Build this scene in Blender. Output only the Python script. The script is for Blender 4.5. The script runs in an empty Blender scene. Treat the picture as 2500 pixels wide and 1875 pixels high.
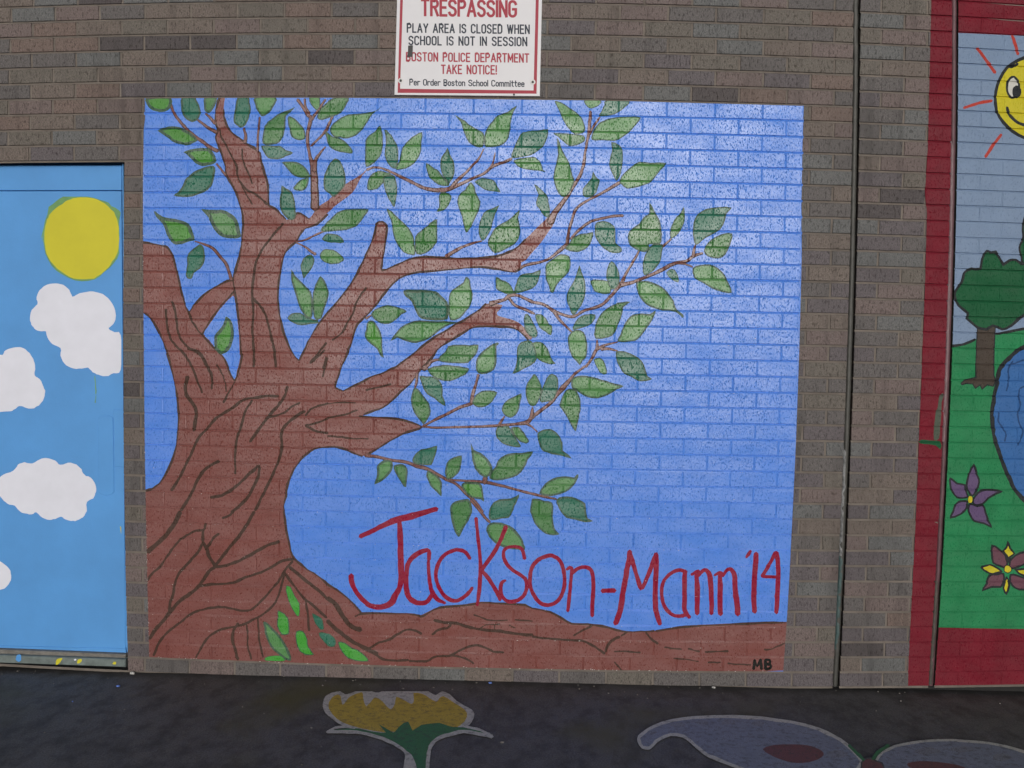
import bpy, math, random
import numpy as np
from mathutils import Vector, Matrix
from mathutils.geometry import delaunay_2d_cdt, tessellate_polygon

random.seed(7); rng = np.random.default_rng(7)
SC = bpy.context.scene
C = SC.collection

# ------------------------------------------------------------------ camera
U = 0.0677                      # one brick course, metres
CAM = [33.0, -15.59498, 59.84987, 0.02289, -0.03705, -0.01617, 2303.076]
GZ = 36.95                      # courses from the top of the mural down to the ground

def rotm(y, p, r):
    cy, sy, cp, sp, cr, sr = math.cos(y), math.sin(y), math.cos(p), math.sin(p), math.cos(r), math.sin(r)
    return (np.array([[cy, -sy, 0], [sy, cy, 0], [0, 0, 1]]) @ np.array([[1, 0, 0], [0, cp, -sp], [0, sp, cp]])
            @ np.array([[cr, 0, sr], [0, 1, 0], [-sr, 0, cr]]))
RB = rotm(*CAM[3:6])
cd = bpy.data.cameras.new('camera'); cam = bpy.data.objects.new('camera', cd); C.objects.link(cam)
cd.sensor_width = 36; cd.lens = CAM[6] / 2500 * 36; cd.clip_start = .05; cd.clip_end = 400
m = Matrix.Identity(4)
for i in range(3):
    m[i][0] = RB[i, 0]; m[i][1] = RB[i, 2]; m[i][2] = -RB[i, 1]
CP = np.array([CAM[0] * U, -CAM[2] * U, (CAM[1] + GZ) * U])
m.translation = Vector(CP.tolist())
cam.matrix_world = m
SC.camera = cam

# ------------------------------------------------------------------ light
SUN_AZ, SUN_EL = math.radians(4.5), math.radians(9)
W = bpy.data.worlds.new('World'); SC.world = W; W.use_nodes = True
wn = W.node_tree.nodes; wn.clear(); wl = W.node_tree.links
sky = wn.new('ShaderNodeTexSky'); sky.sky_type = 'NISHITA'; sky.sun_disc = False
sky.sun_elevation = SUN_EL; sky.sun_rotation = math.pi - SUN_AZ
sky.air_density = 1.0; sky.dust_density = 3.0
bg = wn.new('ShaderNodeBackground'); bg.inputs[1].default_value = 0.11
wo = wn.new('ShaderNodeOutputWorld')
hs = wn.new('ShaderNodeHueSaturation'); hs.inputs['Saturation'].default_value = .30   # thin overcast
wl.new(sky.outputs[0], hs.inputs['Color']); wl.new(hs.outputs[0], bg.inputs[0]); wl.new(bg.outputs[0], wo.inputs[0])
sd = bpy.data.lights.new('sun', 'SUN'); sun = bpy.data.objects.new('sun', sd); C.objects.link(sun)
sd.energy = 1.5; sd.angle = math.radians(17); sd.color = (1, .985, .97)
Ld = Vector((math.sin(SUN_AZ) * math.cos(SUN_EL), -math.cos(SUN_AZ) * math.cos(SUN_EL), math.sin(SUN_EL)))
sun.rotation_euler = Ld.to_track_quat('Z', 'Y').to_euler()
vs = SC.view_settings; vs.view_transform = 'Standard'; vs.look = 'None'; vs.exposure = -0.36; vs.gamma = 1

# ------------------------------------------------------------------ mapping
# A: the brick grid as measured (with the lens' slight barrel); B: the wall plane of the scene.
A = [33.0, -15.67234, 49.82123, 0.00876, -0.04268, -0.01662, 1950.0, -0.06729]
RA = rotm(*A[3:6])
def projA(x, z):
    d = np.stack([x - A[0], np.full_like(x, A[2]), z - A[1]], -1) @ RA
    u = d[..., 0] / d[..., 1]; v = d[..., 2] / d[..., 1]; s = 1 + A[7] * (u * u + v * v)
    return 1250 + u * s * A[6], 937.5 - v * s * A[6]
def gridA(px, py):                       # photo pixel -> brick grid units
    u0 = (px - 1250) / A[6]; v0 = (937.5 - py) / A[6]; u, v = u0, v0
    for _ in range(25):
        s = 1 + A[7] * (u * u + v * v); u, v = u0 / s, v0 / s
    d = np.stack([u, np.ones_like(u), v], -1) @ RA.T; t = A[2] / d[..., 1]
    return A[0] + d[..., 0] * t, A[1] + d[..., 2] * t
def raysB(px, py):
    u = (px - 1250) / CAM[6]; v = (937.5 - py) / CAM[6]
    return np.stack([u, np.ones_like(u), v], -1) @ RB.T
def wallB(px, py):
    d = raysB(px, py); t = CAM[2] / d[..., 1]
    return (CAM[0] + d[..., 0] * t) * U, (CAM[1] + d[..., 2] * t + GZ) * U
def WW(x, z):                            # brick grid -> metres on the wall
    x = np.asarray(x, float); z = np.asarray(z, float)
    return wallB(*projA(x, z))
def W3(x, z, dep=0.0):
    X, Z = WW(x, z); return np.stack([X, np.zeros_like(X) + dep, Z], -1)
def ground(px, py):
    d = raysB(px, py); t = -CP[2] / d[..., 2]
    return CP[0] + d[..., 0] * t, CP[1] + d[..., 1] * t
K = 4.148
def T(ox, oy, s):                        # tile text -> pixel array
    a = np.array([[float(c) for c in p.split(',')] for p in s.split()])
    return a / K + np.array([ox, oy])

# ------------------------------------------------------------------ objects
def tag(o, label=None, cat=None, group=None, kind=None):
    if label: o['label'] = label
    if cat: o['category'] = cat
    if group: o['group'] = group
    if kind: o['kind'] = kind
    return o
def link(name, me, parent=None):
    o = bpy.data.objects.new(name, me); C.objects.link(o)
    if parent: o.parent = parent
    return o
def empty(name, loc=(0, 0, 0)):
    o = bpy.data.objects.new(name, None); C.objects.link(o); o.location = loc; o.empty_display_size = .1; return o
def child_world(o, parent):              # parent without moving
    o.parent = parent; o.matrix_parent_inverse = Matrix.Translation(parent.location).inverted()
def mesh(name, v, f, mats, fm=None, smooth=False):
    me = bpy.data.meshes.new(name); me.from_pydata([tuple(map(float, p)) for p in v], [], [tuple(map(int, q)) for q in f])
    for mm in mats: me.materials.append(mm)
    if fm is not None: me.polygons.foreach_set('material_index', np.array(fm, dtype=np.int32))
    if smooth: me.polygons.foreach_set('use_smooth', [True] * len(f))
    me.update(); return me
def box_vf(x0, x1, y0, y1, z0, z1):
    v = [(x0, y0, z0), (x1, y0, z0), (x1, y1, z0), (x0, y1, z0), (x0, y0, z1), (x1, y0, z1), (x1, y1, z1), (x0, y1, z1)]
    return v, [(0, 1, 5, 4), (1, 2, 6, 5), (2, 3, 7, 6), (3, 0, 4, 7), (4, 5, 6, 7), (3, 2, 1, 0)]
def bevbox(name, x0, x1, y0, y1, z0, z1, mt, b=.002, corners=None):
    """box whose front (y0) edges are chamfered; corners = four (x,z) to follow the photographed slope"""
    c = corners or [(x0, z0), (x1, z0), (x1, z1), (x0, z1)]
    cx = sum(p[0] for p in c) / 4; cz = sum(p[1] for p in c) / 4
    ins = [(p[0] + b * (1 if p[0] < cx else -1), p[1] + b * (1 if p[1] < cz else -1)) for p in c]
    v = [(x, y0, z) for x, z in ins] + [(x, y0 + b, z) for x, z in c] + [(x, y1, z) for x, z in c]
    f = [(0, 1, 2, 3)] + [(i, 4 + i, 4 + (i + 1) % 4, (i + 1) % 4)[::1] for i in range(4)] + \
        [(4 + i, 8 + i, 8 + (i + 1) % 4, 4 + (i + 1) % 4) for i in range(4)] + [(11, 10, 9, 8)]
    return mesh(name, v, f, [mt])
class MB:
    def __init__(s): s.v = []; s.f = []; s.m = []
    def add(s, v, f, mi=0):
        n = len(s.v); s.v += list(v); s.f += [tuple(i + n for i in q) for q in f]; s.m += [mi] * len(f)
    def build(s, name, mats, parent=None, smooth=False):
        return link(name, mesh(name, s.v, s.f, mats, s.m, smooth), parent)

# ------------------------------------------------------------------ materials
def srgb(r, g, b):
    return tuple(((c / 255) / 12.92 if c <= 10 else ((c / 255 + .055) / 1.055) ** 2.4) for c in (r, g, b)) + (1,)
def scl(c, k): return (c[0] * k, c[1] * k, c[2] * k, 1)
def base_mat(name):
    mt = bpy.data.materials.new(name); mt.use_nodes = True
    n = mt.node_tree.nodes; l = mt.node_tree.links; b = n['Principled BSDF']
    return mt, n, l, b
def pos(n, l, sx=1, sy=1, sz=1):
    g = n.new('ShaderNodeNewGeometry'); mp = n.new('ShaderNodeMapping'); mp.inputs['Scale'].default_value = (sx, sy, sz)
    l.new(g.outputs['Position'], mp.inputs['Vector']); return mp.outputs[0]
def noise(n, l, vec, scale, detail=3, rough=.6):
    t = n.new('ShaderNodeTexNoise'); t.inputs['Scale'].default_value = scale
    t.inputs['Detail'].default_value = detail; t.inputs['Roughness'].default_value = rough
    l.new(vec, t.inputs['Vector']); return t.outputs['Fac']
def ramp(n, l, fac, p0, p1, c0=(0, 0, 0, 1), c1=(1, 1, 1, 1)):
    r = n.new('ShaderNodeValToRGB'); r.color_ramp.elements[0].position = p0; r.color_ramp.elements[1].position = p1
    r.color_ramp.elements[0].color = c0; r.color_ramp.elements[1].color = c1
    l.new(fac, r.inputs[0]); return r.outputs[0]
def mix(n, l, fac, a, b, mode='MIX'):
    x = n.new('ShaderNodeMix'); x.data_type = 'RGBA'; x.blend_type = mode
    for s, v in ((0, fac), (6, a), (7, b)):
        if hasattr(v, 'is_linked'): l.new(v, x.inputs[s])
        else: x.inputs[s].default_value = v
    return x.outputs[2]
def bump(n, l, b, h, dist, strength=1.0, prev=None):
    bp = n.new('ShaderNodeBump'); bp.inputs['Distance'].default_value = dist; bp.inputs['Strength'].default_value = strength
    l.new(h, bp.inputs['Height'])
    if prev: l.new(prev, bp.inputs['Normal'])
    l.new(bp.outputs[0], b.inputs['Normal']); return bp.outputs[0]

PIT_K = 1.0
def paint(name, col, rough=.34, pit=1.0, speck=.5, brush=.10, gl=.95):
    """glossy wall paint rolled over wire-cut brick: brush unevenness, pits, pin-holes"""
    mt, n, l, b = base_mat(name)
    v = pos(n, l)
    big = noise(n, l, v, 9, 4); fine = noise(n, l, pos(n, l, 1, 1, .45), 210, 2, .7)
    c = mix(n, l, ramp(n, l, big, .3, .7), scl(col, 1 - brush), scl(col, 1 + brush))
    # pits where the brick's dark body shows
    pitn = noise(n, l, pos(n, l, 1, 1, .42), 235, 1.5, .55)
    pf = ramp(n, l, pitn, .570, .655)
    deep = ramp(n, l, pitn, .635, .71)
    k = n.new('ShaderNodeMath'); k.operation = 'MULTIPLY'; k.inputs[1].default_value = .65 * pit; l.new(deep, k.inputs[0])
    c = mix(n, l, k.outputs[0], c, scl(col, .20))
    patch = noise(n, l, pos(n, l, .6, 1, 1.6), 7, 3, .6)
    sl = n.new('ShaderNodeMath'); sl.operation = 'SUBTRACT'; sl.inputs[0].default_value = 1; sl.use_clamp = True; l.new(pf, sl.inputs[1])
    s2 = n.new('ShaderNodeMath'); s2.operation = 'MULTIPLY'; l.new(sl.outputs[0], s2.inputs[0])
    l.new(ramp(n, l, patch, .32, .60, (.30 * gl,) * 3 + (1,), (.82 * gl,) * 3 + (1,)), s2.inputs[1]); l.new(s2.outputs[0], b.inputs['Specular IOR Level'])
    g = mix(n, l, fine, scl(col, .80), scl(col, 1.2)); c = mix(n, l, .35, c, g)
    if speck:
        sp = noise(n, l, v, 330, 1, .5); sf = ramp(n, l, sp, .735, .76)
        ks = n.new('ShaderNodeMath'); ks.operation = 'MULTIPLY'; ks.inputs[1].default_value = speck; l.new(sf, ks.inputs[0])
        c = mix(n, l, ks.outputs[0], c, (.55, .53, .52, 1))
    l.new(c, b.inputs['Base Color'])
    rg = ramp(n, l, big, .2, .8, (rough - .05,) * 3 + (1,), (rough + .10,) * 3 + (1,)); l.new(rg, b.inputs['Roughness'])
    h = n.new('ShaderNodeMath'); h.operation = 'SUBTRACT'; l.new(fine, h.inputs[0]); l.new(pf, h.inputs[1])
    bump(n, l, b, h.outputs[0], .0011, .8)
    return mt

def brick_mat(name, c1, c2, pitd=.38):
    c1 = scl(c1, .96); c2 = scl(c2, .96)
    mt, n, l, b = base_mat(name)
    v = pos(n, l)
    blot = noise(n, l, pos(n, l, .8, 1, 1.3), 13, 3, .6)
    c = mix(n, l, ramp(n, l, blot, .42, .62), c1, c2)
    fine = noise(n, l, pos(n, l, 1, 1, .5), 260, 3, .8)
    c = mix(n, l, .8, c, mix(n, l, ramp(n, l, fine, .32, .68), scl(c1, .45), scl(c1, 1.65)))
    pitn = noise(n, l, pos(n, l, 1, 1, .35), 150, 2, .5); pf = ramp(n, l, pitn, .56, .66)
    k = n.new('ShaderNodeMath'); k.operation = 'MULTIPLY'; k.inputs[1].default_value = pitd; l.new(pf, k.inputs[0])
    c = mix(n, l, k.outputs[0], c, (.03, .027, .025, 1))
    dirt = noise(n, l, v, 2.3, 4, .6)
    c = mix(n, l, ramp(n, l, dirt, .5, .8), c, scl(c1, .72))
    run = noise(n, l, pos(n, l, 4, 1, .45), 3.2, 5, .6)          # rain streaks and soot
    c = mix(n, l, ramp(n, l, run, .54, .72), c, scl(c1, .58))
    l.new(c, b.inputs['Base Color']); b.inputs['Roughness'].default_value = .58
    gs = n.new('ShaderNodeMath'); gs.operation = 'SUBTRACT'; gs.inputs[0].default_value = 1; gs.use_clamp = True; l.new(pf, gs.inputs[1])
    g2_ = n.new('ShaderNodeMath'); g2_.operation = 'MULTIPLY'; g2_.inputs[1].default_value = .28; l.new(gs.outputs[0], g2_.inputs[0]); l.new(g2_.outputs[0], b.inputs['Specular IOR Level'])
    h = n.new('ShaderNodeMath'); h.operation = 'SUBTRACT'; l.new(fine, h.inputs[0]); l.new(pf, h.inputs[1])
    bump(n, l, b, h.outputs[0], .0011, .9)
    return mt
def plain(name, col, rough=.5, var=.08, sc=30, bumpd=0, metallic=0, bs=200):
    mt, n, l, b = base_mat(name); v = pos(n, l)
    c = mix(n, l, ramp(n, l, noise(n, l, v, sc, 4), .3, .7), scl(col, 1 - var), scl(col, 1 + var))
    l.new(c, b.inputs['Base Color']); b.inputs['Roughness'].default_value = rough; b.inputs['Metallic'].default_value = metallic
    if bumpd: bump(n, l, b, noise(n, l, v, bs, 3), bumpd)
    return mt

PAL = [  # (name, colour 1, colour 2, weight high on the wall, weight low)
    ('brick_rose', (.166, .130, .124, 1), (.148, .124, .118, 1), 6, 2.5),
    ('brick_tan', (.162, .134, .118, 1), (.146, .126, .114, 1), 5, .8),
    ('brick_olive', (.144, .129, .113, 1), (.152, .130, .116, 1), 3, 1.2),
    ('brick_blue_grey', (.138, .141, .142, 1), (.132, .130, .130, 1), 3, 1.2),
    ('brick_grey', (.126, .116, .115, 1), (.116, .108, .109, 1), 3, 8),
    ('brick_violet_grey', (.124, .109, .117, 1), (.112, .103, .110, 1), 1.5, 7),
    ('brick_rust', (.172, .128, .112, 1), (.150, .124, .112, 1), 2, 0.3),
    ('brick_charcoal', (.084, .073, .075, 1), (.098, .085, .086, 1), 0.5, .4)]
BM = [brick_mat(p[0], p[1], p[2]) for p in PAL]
M_mortar = plain('mortar_material', (.178, .154, .134, 1), .9, .25, 10, .0012)
M_dark = plain('joint_shadow_gap', (.02, .02, .02, 1), .9)

# ------------------------------------------------------------------ brick layout
JH = .14; HW = .068                       # bed joint height, half head joint (courses)
XL, XR = -14.0, 80.0; RTOP = -14; RBOT = 37
def segs():                               # wall stretches between the vertical movement joints
    return [(XL, 53.60), (54.05, 60.0), (60.42, XR)]
def joints(r, seg):
    """head joint centres inside a stretch for course r"""
    even = (r % 2 == 0)
    off = (-.1 if even else 1.4)
    if seg == 2: off = (1.95 if even else .45)
    a, b = segs()[seg]
    k0 = math.ceil((a + .5 - off) / 3); out = []
    while off + 3 * k0 < b - .5:
        c = off + 3 * k0; out.append(c); k0 += 1
    return out
def jit(seg, r, i):
    h = math.sin(seg * 91.7 + r * 12.9898 + i * 78.233) * 43758.5453; h -= math.floor(h); return (h - .5) * .0012
BR = []                                   # bricks: (seg, r, i, x0, x1)
for sgi, (a, b) in enumerate(segs()):
    for r in range(RTOP, RBOT):
        js = joints(r, sgi); xs = [a] + js + [b]
        for i in range(len(xs) - 1):
            x0 = xs[i] + (HW if i else 0); x1 = xs[i + 1] - (HW if i < len(xs) - 2 else 0)
            if x1 - x0 > .15: BR.append((sgi, r, i, x0, x1))
DOOR = (-6.6, 7.76, -4.0, -36.6)          # opening: x0, x1, top, bottom
def hdepth(x, z):
    """depth of the painted face behind the brick plane (m) at grid point"""
    r = math.floor(-z + 1e-6); t = -z - r
    if t < 2e-3: r -= 1; t = 1.0
    sg = 0 if x < 53.8 else (1 if x < 60.2 else 2)
    js = joints(r, sg)
    if t < JH - 2e-3:
        if x > 58 and t <= .021: return .0060
        if t <= .021: return .0040
        return .0040 + (.0008 - .0040) * (t - .02) / (.13 - .02)
    i = 0; dep = 0
    for q, c in enumerate(js):
        if x > c: i = q + 1
        d = abs(x - c)
        if d < HW + 1e-4:
            dep = .0019 * max(0.0, HW - d) / HW
    return dep + jit(sg, r, i) * (1 if dep < 1e-6 else 0)

# ------------------------------------------------------------------ polygon tools
def smooth_closed(p, n=3):
    p = np.asarray(p, float); m0 = len(p); out = []
    for i in range(m0):
        a, b, c, d = p[(i - 1) % m0], p[i], p[(i + 1) % m0], p[(i + 2) % m0]
        for k in range(n):
            t = k / n
            out.append(.5 * ((2 * b) + (-a + c) * t + (2 * a - 5 * b + 4 * c - d) * t * t + (-a + 3 * b - 3 * c + d) * t ** 3))
    return np.array(out)
def smooth_open(p, n=4):
    p = np.asarray(p, float); out = []
    q = np.vstack([2 * p[0] - p[1], p, 2 * p[-1] - p[-2]])
    for i in range(1, len(q) - 2):
        a, b, c, d = q[i - 1], q[i], q[i + 1], q[i + 2]
        for k in range(n):
            t = k / n
            out.append(.5 * ((2 * b) + (-a + c) * t + (2 * a - 5 * b + 4 * c - d) * t * t + (-a + 3 * b - 3 * c + d) * t ** 3))
    out.append(p[-1]); return np.array(out)
def area(p):
    x, y = p[:, 0], p[:, 1]; return .5 * float(np.sum(x * np.roll(y, -1) - np.roll(x, -1) * y))
def ccw(p): return p if area(p) > 0 else p[::-1]
def stroke(p, w, taper=1.0, jitter=.5, n=4):
    """outline of a brush stroke along pixel polyline p, width w px (number or per-point list)"""
    p = np.asarray(p, float)
    ws = np.full(len(p), w, float) if np.isscalar(w) else np.array(w, float)
    if taper != 1.0: ws = ws * np.linspace(1, taper, len(p))
    if n > 1 and len(p) > 2:
        s = np.linspace(0, 1, len(p)); pp = smooth_open(p, n); ws = np.interp(np.linspace(0, 1, len(pp)), s, ws); p = pp
    elif len(p) == 2:
        p = np.array([p[0] + (p[1] - p[0]) * t for t in np.linspace(0, 1, 5)]); ws = np.interp(np.linspace(0, 1, 5), [0, 1], [ws[0], ws[-1]])
    d = np.gradient(p, axis=0); d /= (np.linalg.norm(d, axis=1)[:, None] + 1e-9)
    nr = np.stack([-d[:, 1], d[:, 0]], -1)
    j1 = rng.normal(0, jitter, len(p)); j2 = rng.normal(0, jitter, len(p))
    Lp = p + nr * (ws / 2 + j1)[:, None]; Rp = p - nr * (ws / 2 + j2)[:, None]
    e = p[-1] + d[-1] * ws[-1] * .4; s0 = p[0] - d[0] * ws[0] * .4
    return np.vstack([Lp, [e], Rp[::-1], [s0]])
def inset(p, w):
    """p counter-clockwise; move every vertex inwards by w"""
    a = p - np.roll(p, 1, 0); b = np.roll(p, -1, 0) - p
    a /= np.linalg.norm(a, axis=1)[:, None] + 1e-9; b /= np.linalg.norm(b, axis=1)[:, None] + 1e-9
    nn = np.stack([-(a + b)[:, 1], (a + b)[:, 0]], -1); ln = np.linalg.norm(nn, axis=1)[:, None] + 1e-6
    nn /= ln
    k = 1 / np.clip(ln[:, 0] / 2, .45, 1)
    return p + nn * (w * k * (1 + rng.normal(0, .10, len(p))))[:, None]
def winding(px, py, poly):
    w = np.zeros(len(px), int)
    x0, y0 = poly[:, 0], poly[:, 1]; x1, y1 = np.roll(x0, -1), np.roll(y0, -1)
    for a, b, c, d in zip(x0, y0, x1, y1):
        up = (b <= py) & (d > py); dn = (b > py) & (d <= py)
        if not (up.any() or dn.any()): continue
        side = (c - a) * (py - b) - (px - a) * (d - b)
        w += (up & (side > 0)).astype(int); w -= (dn & (side < 0)).astype(int)
    return w
def arrange(shapes, lines, region, eps=1e-4):
    """planar arrangement of every painted shape; each triangle goes to the topmost shape holding it.
    shapes: list of (polygon, positive_only)."""
    V = []; E = []
    def loop(p):
        n0 = len(V); V.extend([Vector((float(a), float(b))) for a, b in p])
        E.extend([(n0 + i, n0 + (i + 1) % len(p)) for i in range(len(p))])
    for rg_ in region: loop(rg_)
    for p, _ in shapes: loop(p)
    for a, b in lines:
        n0 = len(V); V.extend([Vector(a), Vector(b)]); E.append((n0, n0 + 1))
    vv, ee, ff, *_r = delaunay_2d_cdt(V, E, [], 0, eps, False)
    vv = np.array([(a.x, a.y) for a in vv]); ff = np.array([f for f in ff if len(f) == 3])
    cx = vv[ff, 0].mean(1); cy = vv[ff, 1].mean(1)
    ins = np.zeros(len(ff), bool)
    for rg_ in region: ins |= winding(cx, cy, np.asarray(rg_)) != 0
    own = np.full(len(ff), -1)
    for i, (p, posi) in enumerate(shapes):
        lo = p.min(0); hi = p.max(0)
        sel = np.where((cx > lo[0]) & (cx < hi[0]) & (cy > lo[1]) & (cy < hi[1]) & ins)[0]
        if not len(sel): continue
        w = winding(cx[sel], cy[sel], p)
        own[sel[(w > 0) if posi else (w != 0)]] = i
    a = vv[ff]; ar = (a[:, 1, 0] - a[:, 0, 0]) * (a[:, 2, 1] - a[:, 0, 1]) - (a[:, 2, 0] - a[:, 0, 0]) * (a[:, 1, 1] - a[:, 0, 1])
    ff[ar < 0] = ff[ar < 0][:, ::-1]
    keep = np.abs(ar) > 1e-9
    return vv, ff, np.where(keep, own, -1)

class Canvas:
    """collects painted shapes (photo pixels) and makes the paint skin over the brickwork"""
    def __init__(s, mapf): s.sh = []; s.info = []; s.mapf = mapf; s.objs = {}
    def poly(s, key, mat, p, sm=3, pos=False, rim=None, rimmat=None, jit_=.35):
        p = np.asarray(p, float)
        if sm > 1: p = smooth_closed(p, sm)
        if jit_: p = p + rng.normal(0, jit_, p.shape)
        p = p * [1, -1]; p = ccw(p)
        if rim:
            s._put(key, rimmat, p, False); s._put(key, mat, inset(p, rim), True)
        else: s._put(key, mat, p, pos)
    def _put(s, key, mat, p, posi):
        g = np.stack(s.mapf(p[:, 0], -p[:, 1]), -1)
        s.sh.append((g, posi)); s.info.append((key, mat))
    def stroke(s, key, mat, p, w, **kw):
        p = stroke(p, w, **kw) * [1, -1]; s._put(key, mat, ccw(p), False)
    def build(s, lines, region, place, names):
        """names: key -> (object name, parent object or parent key or None, label)"""
        vv, ff, own = arrange(s.sh, lines, region)
        if getattr(s, 'xlim', None):           # nothing but the border goes left of the movement joint
            okk = np.array([k in ('border', 'worn') for k, _ in s.info]); left = vv[ff, 0].mean(1) < s.xlim
            own = np.where(left & (own >= 0) & ~okk[own], 0, own)
        P = place(vv)
        out = {}
        bykey = {}
        for i, (k, mt) in enumerate(s.info):
            sel = ff[own == i]
            if len(sel): bykey.setdefault(k, []).append((mt, sel))
        for k in names:
            if k not in bykey: continue
            nm, par, lab = names[k]
            mats = []; fs = []; mi = []
            for mt, sel in bykey[k]:
                if mt not in mats: mats.append(mt)
                fs.append(sel); mi += [mats.index(mt)] * len(sel)
            fs = np.vstack(fs); uq, inv = np.unique(fs, return_inverse=True); inv = inv.reshape(fs.shape)
            me = mesh(nm, P[uq], inv, mats, mi)
            o = link(nm, me)
            par = out.get(par, par) if isinstance(par, str) else par
            if par is not None: o.parent = par; 
            if lab: o['label'] = lab
            out[k] = o
        return out
def grid_lines(x0, x1, r0, r1):
    L = []
    for r in range(r0, r1 + 1):
        for t in (0, .02, .13, JH): L.append(((x0, -r - t), (x1, -r - t)))
        for sg in range(3):
            for c in joints(r, sg):
                if x0 - .1 < c < x1 + .1:
                    for dx in (-HW, 0, HW):
                        if x0 < c + dx < x1: L.append(((c + dx, -r - JH), (c + dx, -r - 1)))
    return L
SKIN = .0007
def on_wall(vv):
    X, Z = WW(vv[:, 0], vv[:, 1]); D = np.array([hdepth(a, b) for a, b in vv]) - SKIN
    return np.stack([X, D, Z], -1)

#@@WALL
# ------------------------------------------------------------------ brick wall
wall = tag(empty('brick_wall'), 'long grey and brown brick wall with a blue door, a warning sign and painted murals', 'wall')
MUR = (9.12, 50.42, -.12, -36.0)          # tree mural extents on the grid
def covered(x0, x1, r):
    if x0 >= MUR[0] - .02 and x1 <= MUR[1] + .1 and 0 <= r <= 35: return True
    if x0 >= 60.3 and r >= -9: return True
    if x1 <= DOOR[1] + .05 and x0 >= DOOR[0] - .05 and 4 <= r <= 36: return True
    return False
cache = {}
def brick_mesh(w, mi):
    key = (round(w, 1), mi)
    if key not in cache:
        hw = w * U / 2; hh = (1 - JH) * U / 2; b = .0016
        v = []
        for ins, y in ((b, 0), (0, b), (0, .045)):
            v += [(-hw + ins, y, -hh + ins), (hw - ins, y, -hh + ins), (hw - ins, y, hh - ins), (-hw + ins, y, hh - ins)]
        f = [(0, 1, 2, 3)] + [(i, 4 + i, 4 + (i + 1) % 4, (i + 1) % 4) for i in range(4)] + [(4 + i, 8 + i, 8 + (i + 1) % 4, 4 + (i + 1) % 4) for i in range(4)]
        cache[key] = (mesh('brick', v, f, [BM[mi]]), hw * 2)
    return cache[key]
vis = []; rest = []
for sgi, r, i, x0, x1 in BR:
    # clip against door opening
    if 4 <= r <= 36 and x1 > DOOR[0] and x0 < DOOR[1]:
        if x0 >= DOOR[0] and x1 <= DOOR[1] + .05: continue
        if x0 < DOOR[1] < x1: x0 = DOOR[1]
        if x0 < DOOR[0] < x1: x1 = DOOR[0]
        if x1 - x0 < .15: continue
    if covered(x0, x1, r):
        continue
    pxs, pys = projA(np.array([x0, x1]), np.array([-r - .5] * 2))
    a = max(0, min(pxs[1], 2500) - max(pxs[0], 0)); vh = 0 < pys[0] < 1875
    if x0 < MUR[1] and x1 > MUR[0] and 0 <= r <= 35:       # partly under paint
        ex = x0 if x0 < MUR[0] else x1
        a = abs(ex - (MUR[0] if x0 < MUR[0] else MUR[1])) * 38
    if a > 9 and vh and x0 < 58.4: vis.append((a, sgi, r, i, x0, x1))
    else: rest.append((0, sgi, r, i, x0, x1))
vis.sort(key=lambda q: -q[0])
N_PART = 298
rest += vis[N_PART:]; vis = vis[:N_PART]
def pick(r, x):  # browner high, greyer low and right: brick variety plus light falloff put into colour
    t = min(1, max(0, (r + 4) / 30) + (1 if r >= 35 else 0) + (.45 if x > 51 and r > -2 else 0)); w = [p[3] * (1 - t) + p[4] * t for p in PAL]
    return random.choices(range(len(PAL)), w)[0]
ROWPICK = {(-4, 3): 7, (-4, 6): 7, (-4, 9): 7}
for a, sgi, r, i, x0, x1 in vis:
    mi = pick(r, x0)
    if r == -4 and 3 < x0 < 12: mi = 7
    me, w0 = brick_mesh(x1 - x0, mi)
    zc = -r - JH - (1 - JH) / 2; xc = (x0 + x1) / 2
    L, R, Tp, Bt = W3(x0, zc), W3(x1, zc), W3(xc, zc + (1 - JH) / 2), W3(xc, zc - (1 - JH) / 2)
    o = bpy.data.objects.new('brick', me); C.objects.link(o); o.parent = wall
    cc = (L + R) / 2; ln = math.hypot(R[0] - L[0], R[2] - L[2])
    o.location = (cc[0], jit(sgi, r, i), cc[2]); o.rotation_euler = (random.gauss(0, .006), -math.atan2(R[2] - L[2], R[0] - L[0]), random.gauss(0, .002))
    o.scale = (ln / w0, 1, abs(Tp[2] - Bt[2]) / ((1 - JH) * U))
mb = MB()
for a, sgi, r, i, x0, x1 in rest:
    z1 = -r - JH; z0 = -r - 1; j = jit(sgi, r, i); b = .024
    v = [W3(x0 + b, z0 + b, j), W3(x1 - b, z0 + b, j), W3(x1 - b, z1 - b, j), W3(x0 + b, z1 - b, j)] + \
        [W3(*q, j + .0016) for q in ((x0, z0), (x1, z0), (x1, z1), (x0, z1))] + [W3(*q, .045) for q in ((x0, z0), (x1, z0), (x1, z1), (x0, z1))]
    f = [(0, 1, 2, 3)] + [(k, 4 + k, 4 + (k + 1) % 4, (k + 1) % 4) for k in range(4)] + [(4 + k, 8 + k, 8 + (k + 1) % 4, 4 + (k + 1) % 4) for k in range(4)]
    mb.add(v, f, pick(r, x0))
tag(mb.build('remaining_bricks', BM, wall), kind='stuff')
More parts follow.
